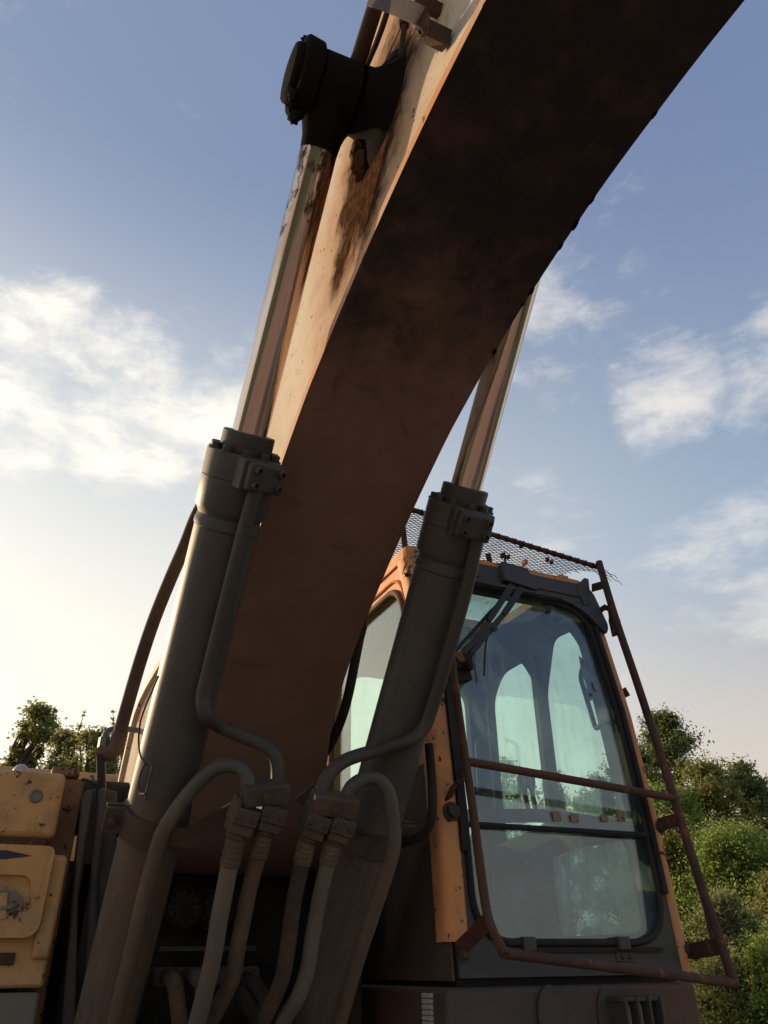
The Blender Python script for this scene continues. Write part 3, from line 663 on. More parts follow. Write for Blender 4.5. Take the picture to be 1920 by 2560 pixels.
# wiper motor box with dead leaf
b = MB().box(atF(1148,1658,-.05), ((1,0,0),(0,1,0),(0,0,1)), (.045,.04,.035)).box(atF(1152,1690,-.03), ((1,0,.3),(0,1,0),(-.3,0,1)), (.035,.03,.03)).lathe(atF(1168,1664,-.09), (0,-1,0), [(0,.02),(.02,.02),(.03,.012)], 12)
b.done('wiper_motor', 'dark', cab, bevel=.006)
def leafquad(p, u, v, L, W):
    return [p-u*L/2, p+v*W/2-u*L*.05+u.cross(v)*W*.15, p+u*L/2, p-v*W/2+u*L*.05+u.cross(v)*W*.12]
b = MB(); q = leafquad(atF(1150,1642,-.1), Vector((.8,.1,-.5)).normalized(), Vector((.4,-.3,.8)).normalized(), .075, .035); b.add(q, [(0,1,2,3)]).done('dead_leaf', 'leafdead', cab)
b = MB(); random.seed(5)
for i in range(16):
    p = atX(1030+random.uniform(-18,18), 1408+random.uniform(-22,30), .60+random.uniform(-.02,.02)); u = Vector((random.uniform(-.4,.4), random.uniform(-.7,.7), random.uniform(-1,-.2))).normalized(); v = u.orthogonal().normalized()
    b.add(leafquad(p, u, v, random.uniform(.06,.10), random.uniform(.015,.035)), [(0,1,2,3)])
o = b.done('dead_leaves', 'leafdead', cab); o['kind'] = 'stuff'
# thin cable behind the glass
MB().tube(smooth_path([atF(1166,1708,.03), atF(1172,1750,.04), atF(1184,1795,.05), atF(1218,1837,.06)], 5), .003, 6).done('cable', 'rubber', cab)

# side walls: near one (towards the boom), door side, rear
XI = X1+.0
def wall(name, x, outer, holes, th, material):
    return plate(name, dense(outer, .1), [dense(h, .06) for h in holes], lambda y, z: (x, y, z), lambda y, z: (th, 0, 0), material, cab, smooth=25)
lw_hole = fillet([V2(.955,2.30), V2(1.86,2.30), V2(1.86,3.03), V2(1.50,3.112), V2(1.075,3.112), V2(.99,3.0)], [.08,.08,.12,.05,.10,.10], 6, True)
lw = [V2(.75,1.56), V2(YB,1.56), V2(YB,3.22), V2(.97,3.22), V2(.90,3.0), V2(.82,2.57), V2(.77,2.09)]
wall('side_wall', X0, lw, [lw_hole], .045, 'orange')
low_side = [V2(.702,1.552), V2(YB,1.552), V2(YB,2.275), V2(.80,2.275), V2(.74,2.0), V2(.712,1.7)]
wall('side_skirt', X0-.006, low_side, [], .008, 'base')
sp = [Vector((X0-.006, p.x, p.y)) for p in dense(lw_hole, .04)]
MB().tube(sp+sp[:2], .016, 8, False).done('window_seal', 'brownseal', cab, smooth=60)
sp = [Vector((X0-.004, p.x, p.y)) for p in dense(fillet([V2(.93,2.26), V2(1.90,2.26), V2(1.90,3.07), V2(1.52,3.165), V2(1.05,3.165), V2(.965,3.02)], .08, 6, True), .05)]
MB().tube(sp+sp[:2], .008, 6, False).done('pressed_rib', 'orange', cab, smooth=60)
o = plate('side_window', dense(lw_hole, .06), [], lambda y, z: (X0+.012, y, z), lambda y, z: (.005,0,0), 'glass_side', cab, smooth=25); o['label'] = 'side window reflecting the pale evening sky'
dh1 = fillet([V2(1.355,2.12), V2(1.82,2.12), V2(1.82,2.91), V2(1.70,3.03), V2(1.46,3.03), V2(1.355,2.87)], .07, 6, True)
dh2 = fillet([V2(.845,2.14), V2(1.315,2.14), V2(1.315,2.80), V2(1.20,3.06), V2(1.03,3.05), V2(.955,2.94)], .05, 6, True)
dh3 = fillet([V2(.82,1.70), V2(1.40,1.70), V2(1.40,2.05), V2(.85,2.05)], .06, 6, True)
rw = [V2(.76,1.56), V2(YB,1.56), V2(YB,3.22), V2(.97,3.22), V2(.90,3.0), V2(.83,2.57), V2(.78,2.09)]
wall('door_wall', XI-.005, rw, [dh1, dh2, dh3], -.05, 'interior')
for h in (dh1, dh2, dh3):
    plate('door_window', dense(h, .06), [], lambda y, z: (XI-.03, y, z), lambda y, z: (.005,0,0), 'glass_caked' if h is dh3 else 'glass_side', cab, smooth=25)
rwh = fillet([V2(.76,2.15), V2(1.50,2.15), V2(1.50,3.0), V2(.76,3.0)], .12, 6, True)
plate('rear_wall', dense([V2(X0,1.56), V2(X1,1.56), V2(X1,3.22), V2(X0,3.22)], .1), [dense(rwh, .06)], lambda x, z: (x, YB, z), lambda x, z: (0,-.05,0), 'interior', cab, smooth=25)
plate('rear_window', dense(rwh, .06), [], lambda x, z: (x, YB-.02, z), lambda x, z: (0,.005,0), 'glass_side', cab, smooth=25)
plate('headliner', dense(rrect(X0+.05, X1-.06, .965, YB-.05, .03), .1), [rrect(.82, 1.48, 1.05, 1.58, .05)], lambda x, y: (x, y, 3.15), lambda x, y: (0,0,.07), 'interior', cab, smooth=30)
plate('roof_hatch', rrect(.79, 1.51, 1.02, 1.61, .06), [], lambda x, y: (x, y, 3.288), lambda x, y: (0,0,.006), 'glass_dusty', cab, smooth=25)
MB().bbox((X0+.02, .74, 1.57), (X1-.06, YB-.02, 1.60)).done('cab_floor', 'interior', cab)
# door pillar trims and grab rails
MB().strip([(XI-.06, 1.33, z) for z in np.linspace(2.05, 3.02, 8)], (0,1,0), .035, .03).done('door_post', 'interior', cab)
def rail(pts, r=.011, material='wiper', name='grab_rail'):
    return MB().tube(fillet(pts, .045, 6), r, 10).done(name, material, cab, smooth=60)
rail([atX(1482,1700,1.57), atX(1460,1660,1.50), atX(1450,1690,1.50), atX(1490,1825,1.50), atX(1505,1808,1.50), atX(1530,1800,1.57)])
rail([atX(1226,1845,1.53), atX(1192,1848,1.45), atX(1197,1985,1.45), atX(1225,1990,1.53)])
# levers, consoles, seat base, pedals
for px0, px1 in (((1308,1965),(1326,2050)), ((1327,1960),(1342,2045))):
    a, b_ = atY(*px0, 1.16), atY(*px1, 1.13)
    MB().tube([a, b_], .011, 10).lathe(a, (a-b_), [(-.03,.013),(0,.022),(.035,.024),(.055,.014)], 12).done('lever', 'interior', cab, smooth=60)
MB().box((1.44,1.35,2.06), ((1,0,0),(0,1,-.12),(0,.12,1)), (.09,.34,.05)).done('console', 'interior', cab, bevel=.02)
MB().box((.86,1.45,1.98), ((1,0,0),(0,1,-.10),(0,.10,1)), (.08,.32,.09)).done('console', 'interior', cab, bevel=.02)
MB().box((1.12,1.62,1.78), ((1,0,0),(0,1,0),(0,0,1)), (.20,.20,.17)).done('seat_base', 'interior', cab, bevel=.03)
MB().box((1.12,1.58,2.0), ((1,0,0),(0,1,-.1),(0,.1,1)), (.24,.22,.06)).done('seat_cushion', 'interior', cab, bevel=.05, bseg=3)
for i, x in enumerate((1.02, 1.12)):
    MB().box((x,1.0,1.72), ((1,0,0),(0,.6,.8),(0,-.8,.6)), (.04,.09,.008)).tube([(x,1.02,1.74),(x,1.06,1.98)], .009, 8).done('pedal', 'interior', cab, bevel=.002)
for i in range(16):
    z = 1.66+i*.022
    pass
gb = MB()
for i in range(9): gb.lathe((1.20,1.02,1.64+i*.040), (0,.1,1), [(0,.062-.003*i),(.02,.075-.004*i),(.038,.060-.003*i)], 18)
gb.done('lever_gaiter', 'rubber', cab, smooth=60)
# stickers left on the glass
for px in ((1392,2040),(1437,2045),(1512,2045),(1553,2040)):
    c = atF(*px, .007); MB().box(c, ((1,0,0),(0,0,1),(0,1,0)), (.014+.010*random.random(), .012+.008*random.random(), .001)).done('sticker_scrap', 'tan', w1)
def scrap(name, pxl, off, material, parent):
    vs = [atF(*p, off) for p in pxl]; n = len(vs)
    return obj(name, vs+[v+Vector((0,.002,0)) for v in vs], [tuple(range(n)), tuple(range(2*n-1, n-1, -1))]+[(i, (i+1)%n, (i+1)%n+n, i+n) for i in range(n)], material, parent, smooth=0)
scrap('film_scrap', [(1342,1494),(1368,1490),(1415,1506),(1440,1524),(1425,1532),(1408,1524),(1396,1530),(1372,1512),(1356,1514)], .018, 'film', w1)
scrap('film_scrap', [(1448,1640),(1462,1652),(1470,1680),(1482,1690),(1492,1720),(1484,1742),(1478,1752),(1468,1745),(1466,1715),(1458,1690),(1452,1668)], .018, 'film', w1)
scrap('film_scrap', [(1428,1572),(1445,1580),(1456,1600),(1452,1612),(1438,1600),(1434,1588)], .018, 'film', w1)
for k, (x, y) in enumerate([(1481,1708),(1483,1714),(1485,1720),(1488,1726),(1476,1734),(1479,1738)]):
    scrap('marker_stroke', [(x-3,y-2),(x+2,y-1),(x+3,y+2),(x-1,y+1.5)], .006, 'rubber', w1)
# hinges and handle at the bottom of the glass
for px in ((1320,2360),(1556,2358)):
    MB().box(atF(*px, -.012), ((1,0,0),(0,1,0),(0,0,1)), (.026,.016,.022)).done('glass_hinge', 'fascia', cab, bevel=.004)
for px in ((1556,2392),(1575,2392)): bolt(cab, atF(*px, -.006), (0,-1,0), .5)
MB().box(atF(1565,2392,-.002), ((1,0,0),(0,1,0),(0,0,1)), (.045,.004,.016)).done('bracket_plate', 'base', cab, bevel=.002)
MB().strip([(x, .694, 1.64) for x in (.86, 1.52)], (0,0,1), .014, .012).done('bottom_seal', 'rubber', cab)
# cab base below the joint
base_o = dense([V2(.60,.98), V2(1.66,.98), V2(1.655,1.535), V2(.60,1.545)], .12)
cb = MB().bbox((.60,.70,.98), (1.66,2.0,1.535)).done('cab_base', 'base', ex, bevel=.02, bseg=3)
cb['label'] = 'scuffed dark panel below the cab'
MB().bbox((.66,.74,1.53), (1.60,1.96,1.575)).done('cab_mount', 'rubber', cb)
ov = [V2(math.cos(a)*.055, math.sin(a)*.085) for a in np.linspace(0, 2*math.pi, 24, endpoint=False)]
oc = atY(1375, 2535, .70)
plate('oval_cover', ov, [], lambda x, z: (oc.x+x, .698, oc.z+z), lambda x, z: (0,-.012,0), 'base', cb, smooth=30, bevel=.004)
lc = atY(1590, 2545, .66)
b = MB()
for i in range(4): b.bbox((lc.x-.085+i*.052, .60, lc.z-.07), (lc.x-.075+i*.052, .70, lc.z+.065))
b.bbox((lc.x-.095,.61,lc.z+.05),(lc.x+.095,.70,lc.z+.065)).bbox((lc.x-.095,.61,lc.z-.08),(lc.x+.095,.70,lc.z-.065))
o = b.done('lamp_guard', 'fascia', cb, bevel=.004)
MB().bbox((lc.x-.07,.645,lc.z-.06),(lc.x+.07,.699,lc.z+.045)).done('lamp_body', 'label', cb, bevel=.01)
ov2 = [V2(math.cos(a)*.04, math.sin(a)*.085) for a in np.linspace(0, 2*math.pi, 20, endpoint=False)]
oc2 = atY(1516, 2540, .70)
plate('lamp_rim', ov2, [], lambda x, z: (oc2.x+x, .698, oc2.z+z), lambda x, z: (0,-.01,0), 'fascia', cb, smooth=30, bevel=.003)
for i in range(6):
    p = atY(1092, 2492+i*15, .70); MB().bbox((.592, .80, p.z-.007), (.602, .87, p.z+.007)).done('vent_slot', 'label', cb, bevel=.002)

# ------------------------------------------------------------------ cab guard
XL, XR = .68, 1.66
GR = .0155
rr = [atX(1497,1405,XR), atX(1510,1450,XR), atX(1542,1556,XR), atX(1602,1735,XR), atX(1682,1985,XR), atX(1745,2190,XR), atX(1836,2458,XR)]
guard = MB().tube(smooth_path(rr, 4), GR*1.15, 14)
ll = [atX(1130,1640,XL), atX(1140,1730,XL), atX(1158,1860,XL), atX(1180,2010,XL), atX(1205,2200,XL), atX(1222,2300,XL), atX(1262,2388,XL)]
guard.tube(smooth_path(ll, 4), GR, 14)
guard.tube([atX(1165,1903,XL), atX(1690,1996,XR)], GR, 14)
guard.tube([atX(1252,2382,XL), atX(1838,2458,XR)], GR*1.02, 14)
guard.tube([atX(1735,2160,XR+.02), atX(1790,2390,XR+.02)], .006, 8)
guard = guard.done('cab_guard', 'rust', ex, smooth=50)
guard['label'] = 'rusty tube guard frame in front of the windscreen'
def gbar(pxs, xs, wd, name='guard_bracket', wdir=(0,.25,1), th=.007):
    pts = [atX(p[0], p[1], x) for p, x in zip(pxs, xs)]
    return MB().strip(pts, wdir, wd, th).done(name, 'rust', guard, bevel=.0015)
gbar([(1480,1470),(1508,1462)], (1.655,1.66), .042)
o = gbar([(1492,1532),(1512,1518),(1522,1522),(1528,1550),(1538,1590)], (1.66,1.665,1.66,1.66,1.655), .03)
gbar([(1515,1755),(1570,1728)], (1.63,1.70), .045)
bolt(guard, atX(1548,1768,1.65), (0,-1,0), 1.4)
gbar([(1632,2066),(1708,2045)], (1.65,1.66), .05); bolt(guard, atX(1642,2070,1.645)+Vector((0,-.02,0)), (0.2,-1,0), 1.3)
gbar([(1700,2372),(1730,2378),(1795,2366)], (1.65,1.66,1.66), .055); bolt(guard, atX(1706,2372,1.645)+Vector((0,-.02,0)), (0.2,-1,0), 1.3)
gbar([(1158,1955),(1142,1955),(1134,1966),(1112,2020)], (.68,.67,.66,.655), .034, wdir=(.8,0,.5)); bolt(guard, atF(1129,2028,-.02), (0,-1,.05), 1.6)
MB().box(atF(1129,2030,-.014), ((1,0,0),(0,1,0),(0,0,1)), (.024,.006,.030)).done('bracket_pad', 'rust', guard, bevel=.006)
gbar([(1222,2300),(1150,2372)], (.68,.66), .05, wdir=(.7,0,-.7)); bolt(guard, atF(1163,2388,-.02), (0,-1,0), .9)
gbar([(1547,1548),(1556,1590)], (1.68,1.675), .012)
# visor of expanded mesh over the roof
fl, fr_ = Vector((.60,.845,3.418)), Vector((1.70,.86,3.335))
def vis(u, v):                           # u across, v back
    p = fl+(fr_-fl)*u; return Vector((p.x, p.y+.62*v, p.z+.05*v+.02*math.sin(v*3)-.012*u*v))
edge = MB().tube([vis(u, 0)+Vector((0,0,.0)) for u in np.linspace(0, .985, 8)], .0125, 12).done('visor_edge', 'rust', guard, smooth=60)
b = MB(); LW, SW = .046, .024; LX = (fr_-fl).length; rows = int(.62/(SW/2)); cols = int(LX/(LW/2)); random.seed(11)
for r in range(rows):
    v = r/rows; end = 1.0-max(0, v-.12)*.42+random.uniform(-.02,.03)
    if r < 6: end = 1.04+random.uniform(0,.12)
    seg = []
    for k in range(int(cols*end)):
        ph = (k+r) % 2; seg.append(vis(k/cols, v+(SW*.21 if ph else -SW*.21)/.62)+Vector((0,0,random.uniform(-.001,.001)-max(0,k/cols-1)*.35)))
    if len(seg) > 2: b.tube(seg, .0019, 3, False)
for k in range(int(cols*.99)):           # the mesh wrapped over the front edge
    if k % 2 == 0:
        p = vis(k/cols, 0)
        for dd in (1, -1):
            b.tube([p+Vector((0,.006,.015)), p+Vector((dd*LW/4,-.011,.010)), p+Vector((0,-.0148,-.003)), p+Vector((dd*LW/4,-.009,-.014))], .0020, 3, False)
o = b.done('visor_mesh', 'rust', guard, smooth=0); o['kind'] = 'stuff'; o['label'] = 'rusty expanded metal mesh over the cab roof with a frayed edge'
for px in ((1368,1396),(1378,1402),(1302,1362)):
    MB().lathe(atZ(*px, 3.40), (0,0,-1), [(0,.011),(.014,.011),(.018,.006)], 8).done('visor_bolt', 'rust', guard)
for u, x in ((.06,.70),(.5,1.2),(.93,1.58)):
    MB().strip([vis(u, .35), (x, 1.10, 3.27)], (1,0,0), .03, .006).done('visor_stay', 'rust', guard)

# ------------------------------------------------------------------ tank side (left of the picture)
TY = 1.30
pt = lambda px, py, y=TY: atY(px, py, y)
ux = pt(155, 2000).x; zt = pt(80, 1926).z; zm = pt(80, 2095).z
tank = MB().bbox((-1.75, TY, zm), (ux, TY+1.0, zt)).done('tank', 'yellow', ex, bevel=.022, bseg=3); tank['label'] = 'yellow tank with a round plug and flaking paint'
c = pt(90, 1990); MB().lathe(c+Vector((0,.002,0)), (0,-1,0), [(0,.024),(.006,.024),(.009,.018),(.006,.014)], 20).done('plug', 'steel', tank)
MB().bbox((-1.7, TY+.01, pt(60,2112).z), (pt(115,2100).x, TY+.06, zm+.002)).done('drip_edge', 'rust', tank)
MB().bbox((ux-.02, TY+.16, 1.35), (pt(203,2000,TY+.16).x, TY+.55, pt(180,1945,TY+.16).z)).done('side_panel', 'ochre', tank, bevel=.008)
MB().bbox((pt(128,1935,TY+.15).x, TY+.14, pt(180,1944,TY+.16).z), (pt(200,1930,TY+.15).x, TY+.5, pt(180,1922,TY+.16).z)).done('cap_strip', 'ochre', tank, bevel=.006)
# beacon-like pale cap
c = atY(50, 1925, TY+.35); MB().lathe((c.x, c.y, zt-.01), (0.05,0,1), [(0,.034),(.05,.034),(.075,.031),(.092,.022),(.10,.008)], 20).done('breather_cap', 'beacon', tank, smooth=60)
for px in (103, 124):
    q = atY(px, 1922, TY+.4); MB().bbox((q.x-.014, q.y, zt-.005), (q.x+.010, q.y+.05, zt+.022)).done('top_fitting', 'beacon', tank, bevel=.005)
# toolbox door below
DY = TY-.06
zd0, zd1 = pt(60,2345,DY).z, pt(60,2112,DY).z; xd = pt(139,2200,DY).x
box = MB().bbox((-1.75, DY+.06, pt(50,2472,DY).z), (pt(104,2440,DY+.06).x+.012, TY+.8, zd1-.02)).done('toolbox', 'yellow', ex, bevel=.012); box['label'] = 'yellow toolbox beside the boom foot'
def slant(u, z): return (u+(z-zd0)*.06, DY+.0, z)
do = fillet([V2(-1.7,zd0), V2(pt(112,2330,DY).x-.02,zd0), V2(xd-.035,zd1), V2(-1.7,zd1)], [.02,.05,.03,.02], 6, True)
di = fillet([V2(-1.2,zd0+.075), V2(pt(70,2300,DY).x,zd0+.075), V2(pt(82,2200,DY).x-.02,zd1-.095), V2(-1.2,zd1-.095)], [.02,.03,.03,.02], 5, True)
dr = plate('toolbox_door', dense(do,.08), [dense(di,.06)], slant, lambda u, z: (0,.055,0), 'yellow', box, smooth=30, bevel=.006)
dr['label'] = 'yellow toolbox door with a black decal and a latch'
plate('door_recess', dense(di,.08), [], lambda u, z: (u+(z-zd0)*.06, DY+.022, z), lambda u, z: (0,.03,0), 'yellow', box, smooth=30)
MB().bbox((xd-.03, DY+.03, zd0-.06), (pt(160,2200,DY+.03).x, DY+.20, zd1-.03)).done('door_jamb', 'yellow', box, bevel=.012)
c = pt(18, 2270, DY+.018)
lo = [V2(-.06,-.055), V2(.018,-.055), V2(.045,-.02), V2(.045,.015), V2(.018,.05), V2(-.02,.055), V2(-.06,.05)]
la = plate('latch', lo, [], lambda u, z: (c.x+u, DY+.008, c.z+z), lambda u, z: (0,.01,0), 'steel', box, smooth=30, bevel=.002)
MB().box((c.x-.014, DY+.004, c.z+.004), ((1,0,.15),(0,1,0),(-.15,0,1)), (.012,.008,.040)).done('latch_bar', 'yellow', la, bevel=.003)
MB().box((c.x-.014, DY+.002, c.z-.002), ((1,0,.15),(0,1,0),(-.15,0,1)), (.030,.009,.006)).done('latch_bar', 'steel', la, bevel=.002)
bolt(la, (c.x+.028, DY+.006, c.z-.018), (0,-1,0), .6, material='clamp')
# swoosh decal
sw = [V2(-1.2,zd1-.02)]+[V2(x, zd1-.018-.004*max(0,(x+1.2))) for x in (-.95,-.8)]+[V2(pt(92,2125,DY).x-.025,zd1-.034)]+[V2(-.80,zd1-.047), V2(-.95,zd1-.052), V2(-1.2,zd1-.052)]
plate('decal', sw, [], lambda u, z: (u+(z-zd0)*.06, DY-.0015, z), lambda u, z: (0,.001,0), 'black_decal', box, smooth=0)
q = pt(20, 2395, DY+.05); MB().bbox((q.x-.04, DY+.045, q.z-.02), (q.x+.02, DY+.062, q.z+.015)).done('hinge', 'rust', box, bevel=.003)
MB().bbox((-1.7, DY+.02, .9), (pt(95,2520,DY+.02).x, TY+.8, pt(50,2482,DY+.02).z)).done('step', 'greystep', ex, bevel=.012)
# uprights and sheets between the tank and the boom foot
b = MB()
shp = fillet([V2(0,0), V2(.0,1), V2(1,1), V2(1,0)], .01, 2, True)
def sheet(name, pxl, y, th, material, parent=ex, **kw):
    vs = [atY(*p, y) for p in pxl]; n = len(vs)
    return obj(name, vs+[v+Vector((0,th,0)) for v in vs], [tuple(range(n)), tuple(range(2*n-1, n-1, -1))]+[(i, (i+1)%n, (i+1)%n+n, i+n) for i in range(n)], material, parent, **kw)
up1 = sheet('boom_foot_upright', [(212,1974),(236,1972),(246,1966),(268,1966),(276,1974),(294,1976),(292,2600),(150,2600),(178,2230)], 1.45, .08, 'sheet', bevel=.012)
sheet('upright_rib', [(248,1968),(266,1968),(262,2060),(246,2200),(246,2300),(235,2600),(200,2600),(222,2260),(230,2150)], 1.40, .04, 'sheet', up1, bevel=.012)
sheet('upright_flange', [(206,1985),(222,1974),(232,1976),(215,2100),(196,2230),(190,2600),(150,2600)], 1.36, .05, 'sheet', up1, bevel=.008)
# dark frame and machinery behind
fr0 = MB().bbox((-1.7,.95,.95), (.58,3.6,1.22)).done('main_frame', 'dark', ex, bevel=.02)
MB().bbox((-.52,1.45,1.2), (-.47,2.4,1.95)).done('foot_plate', 'dark', fr0, bevel=.01)
MB().bbox((.47,1.2,1.2), (.52,2.4,2.15)).done('foot_plate', 'dark', fr0, bevel=.01)
MB().bbox((-.6,2.15,1.2), (.6,2.22,2.02)).done('firewall', 'dark', fr0)
MB().bbox((-.47,1.66,1.2), (.47,1.74,1.985)).done('cross_plate', 'dark', fr0, bevel=.01)
MB().lathe((-.56,1.72,2.18), (1,0,0), [(0,.10),(.01,.11),(1.1,.11),(1.12,.10)], 28).done('foot_pin', 'dark', fr0)
# hood behind
hood = MB().bbox((-1.7,3.0,1.3), (-.2,4.6,atY(250,1930,3.0).z)).done('engine_hood', 'yellow', ex, bevel=.04, bseg=3); hood['label'] = 'yellow engine hood panel behind the tank'
MB().bbox((-.15,3.2,1.3), (1.6,4.8,2.0)).done('engine_hood', 'dark', ex, bevel=.04, bseg=3)
cw = MB().bbox((-1.6,4.6,1.1), (1.6,5.4,2.1)).done('counterweight', 'orange', ex, bevel=.12, bseg=4)
# horns
for px, py, r in ((459,2268,.078), (540,2275,.078)):
    c = atY(px, py, 1.58)
    o = MB().lathe(c, (-.1,-1,.0), [(-.03,.03),(0,r*.98),(.012,r),(.018,r*.93),(.012,r*.84),(.004,r*.80),(.010,r*.6),(.014,r*.2),(.016,.012),(.024,.010)], 28).done('horn', 'dark', ex)
    for k in range(12):
        a = 2*math.pi*k/12; MB().box(c+Vector((math.cos(a)*r*.68,-.013,math.sin(a)*r*.68)), ((math.cos(a),0,math.sin(a)),(0,1,0),(-math.sin(a),0,math.cos(a))), (r*.10,.004,r*.03)).done('horn_slot', 'sheet', o)
MB().bbox((atY(400,2370,1.5).x,1.5,atY(400,2372,1.5).z-.008), (atY(640,2370,1.5).x,1.6,atY(400,2372,1.5).z+.008)).done('shelf_edge', 'sheet', ex)
# swing manifold with elbows
mb = MB().bbox((atY(385,2440,1.2).x,1.2,atY(420,2470,1.2).z), (atY(650,2440,1.2).x,1.32,atY(420,2418,1.2).z)).done('manifold', 'clamp', ex, bevel=.012, bseg=3)
for px in (411, 432, 465, 486, 612, 633): bolt(mb, atY(px, 2428, 1.2), (0,-1,.1), .75, True, 'clamp', 'screw')
for pts in ([(418,2440),(432,2452),(440,2480),(452,2580)], [(478,2438),(492,2446),(505,2475),(505,2600)], [(612,2450),(640,2462),(655,2500),(648,2560),(630,2600)], [(600,2460),(612,2500),(640,2545),(662,2560)]):
    P_ = [atY(pts[0][0], pts[0][1], 1.2)]+[atY(x, y, 1.10+.0*i) for i, (x, y) in enumerate(pts[1:])]
    hose('manifold_elbow', P_, .026, 'hose_brown' if pts[0][0] < 500 else 'dark')
# big hose arching from the boom to the house, with its elbow and steel tubes
hp = [atX(648,1108,-.236), atY(622,1128,.55), atY(575,1165,.75), atY(528,1228,.88), atY(492,1290,.95), atY(462,1365,1.05), atY(425,1450,1.15), atY(385,1550,1.25), atY(350,1655,1.33), atY(318,1765,1.40), atY(298,1838,1.43)]
o = hose('hose', hp, .027, 'hose', 16); o['label'] = 'thick brown rubber hose arching off the boom'
hose('hose_elbow', [atY(300,1832,1.43), atY(292,1862,1.44), atY(280,1880,1.44), atY(264,1884,1.45), atY(250,1880,1.46)], .030, 'hose_brown', 16)
hose('steel_tube', [atY(258,1985,1.45), atY(256,1900,1.45), atY(258,1858,1.46), atY(266,1832,1.48), atY(285,1822,1.50), atY(310,1822,1.55), atY(345,1826,1.62)], .012, 'bluesteel', 12)
MB().lathe(atY(258,1862,1.46), (0,0,1), [(-.012,.022),(.028,.022)], 6).done('hex_nut', 'bluesteel', ex)
hose('steel_tube', [atY(252,1990,1.43), atY(252,1930,1.43), atY(250,1888,1.44)], .016, 'dark', 12)
MB().tube(smooth_path([atY(205,1948,1.46), atY(222,1952,1.45), atY(240,1965,1.44)]), .005, 6).done('cable', 'rubber', ex)
# tie wire on the left cylinder
w_ = cyl_pt(-1, -1.21)
MB().tube([w_+(Vector((1,0,0))*math.cos(a)+AX.cross(Vector((1,0,0)))*math.sin(a))*.1015+AX*.02*math.sin(a*1.0) for a in np.linspace(0, 2*math.pi, 33)], .0028, 6, False).done('tie_wire', 'rust', ex)
for pts in ([(362,1908),(350,1940),(348,1980),(362,1985)], [(382,1915),(374,1950),(366,1980),(362,2000)], [(396,1690),(352,1800),(349,1880),(368,1912)]):
    MB().tube(smooth_path([along(x, y, -1, .108) if x > 355 else along(x, y, -1, .07) for x, y in pts]), .0032, 6).done('tie_wire', 'rust', ex)
# hoses passing behind the boom and cab side window
hose('hose', [Vector((.275,.50,2.95)), Vector((.285,.66,2.78)), atY(906,1568,.80), atY(898,1600,.80), atY(886,1661,.82), atY(870,1740,.86), atY(848,1812,.92), atY(818,1872,1.0), atY(785,1918,1.1)], .019, 'dark')
hose('hose', [atY(1072,1860,.62), atY(1080,1960,.62), atY(1078,2050,.64), atY(1050,2090,.70), atY(1000,2110,.8)], .016, 'dark')
# undercarriage, out of the picture
uc = MB().lathe((0,2.6,.72), (0,0,1), [(0,.75),(.25,.75)], 40).done('slewing_ring', 'dark', ex)
for s in (-1, 1):
    xs = s*1.25; loop = [(y, z) for y, z in fillet([V2(.3,.06), V2(4.9,.06), V2(5.1,.5), V2(4.8,.86), V2(.5,.86), V2(.1,.5)], .3, 5, True) for y, z in [(y, z)]] if False else [(p.x, p.y) for p in fillet([V2(.3,.06), V2(4.9,.06), V2(5.1,.5), V2(4.8,.86), V2(.5,.86), V2(.1,.5)], .3, 5, True)]
    n = len(loop); vs = [(xs-.28, y, z) for y, z in loop]+[(xs+.28, y, z) for y, z in loop]
    obj('crawler_track', vs, [tuple(range(n)), tuple(range(2*n-1, n-1, -1))]+[(i, (i+1)%n, (i+1)%n+n, i+n) for i in range(n)], 'dark', ex, bevel=.02)
MB().bbox((-1.2,2.0,.35), (1.2,3.2,.74)).done('car_body', 'dark', ex, bevel=.05)

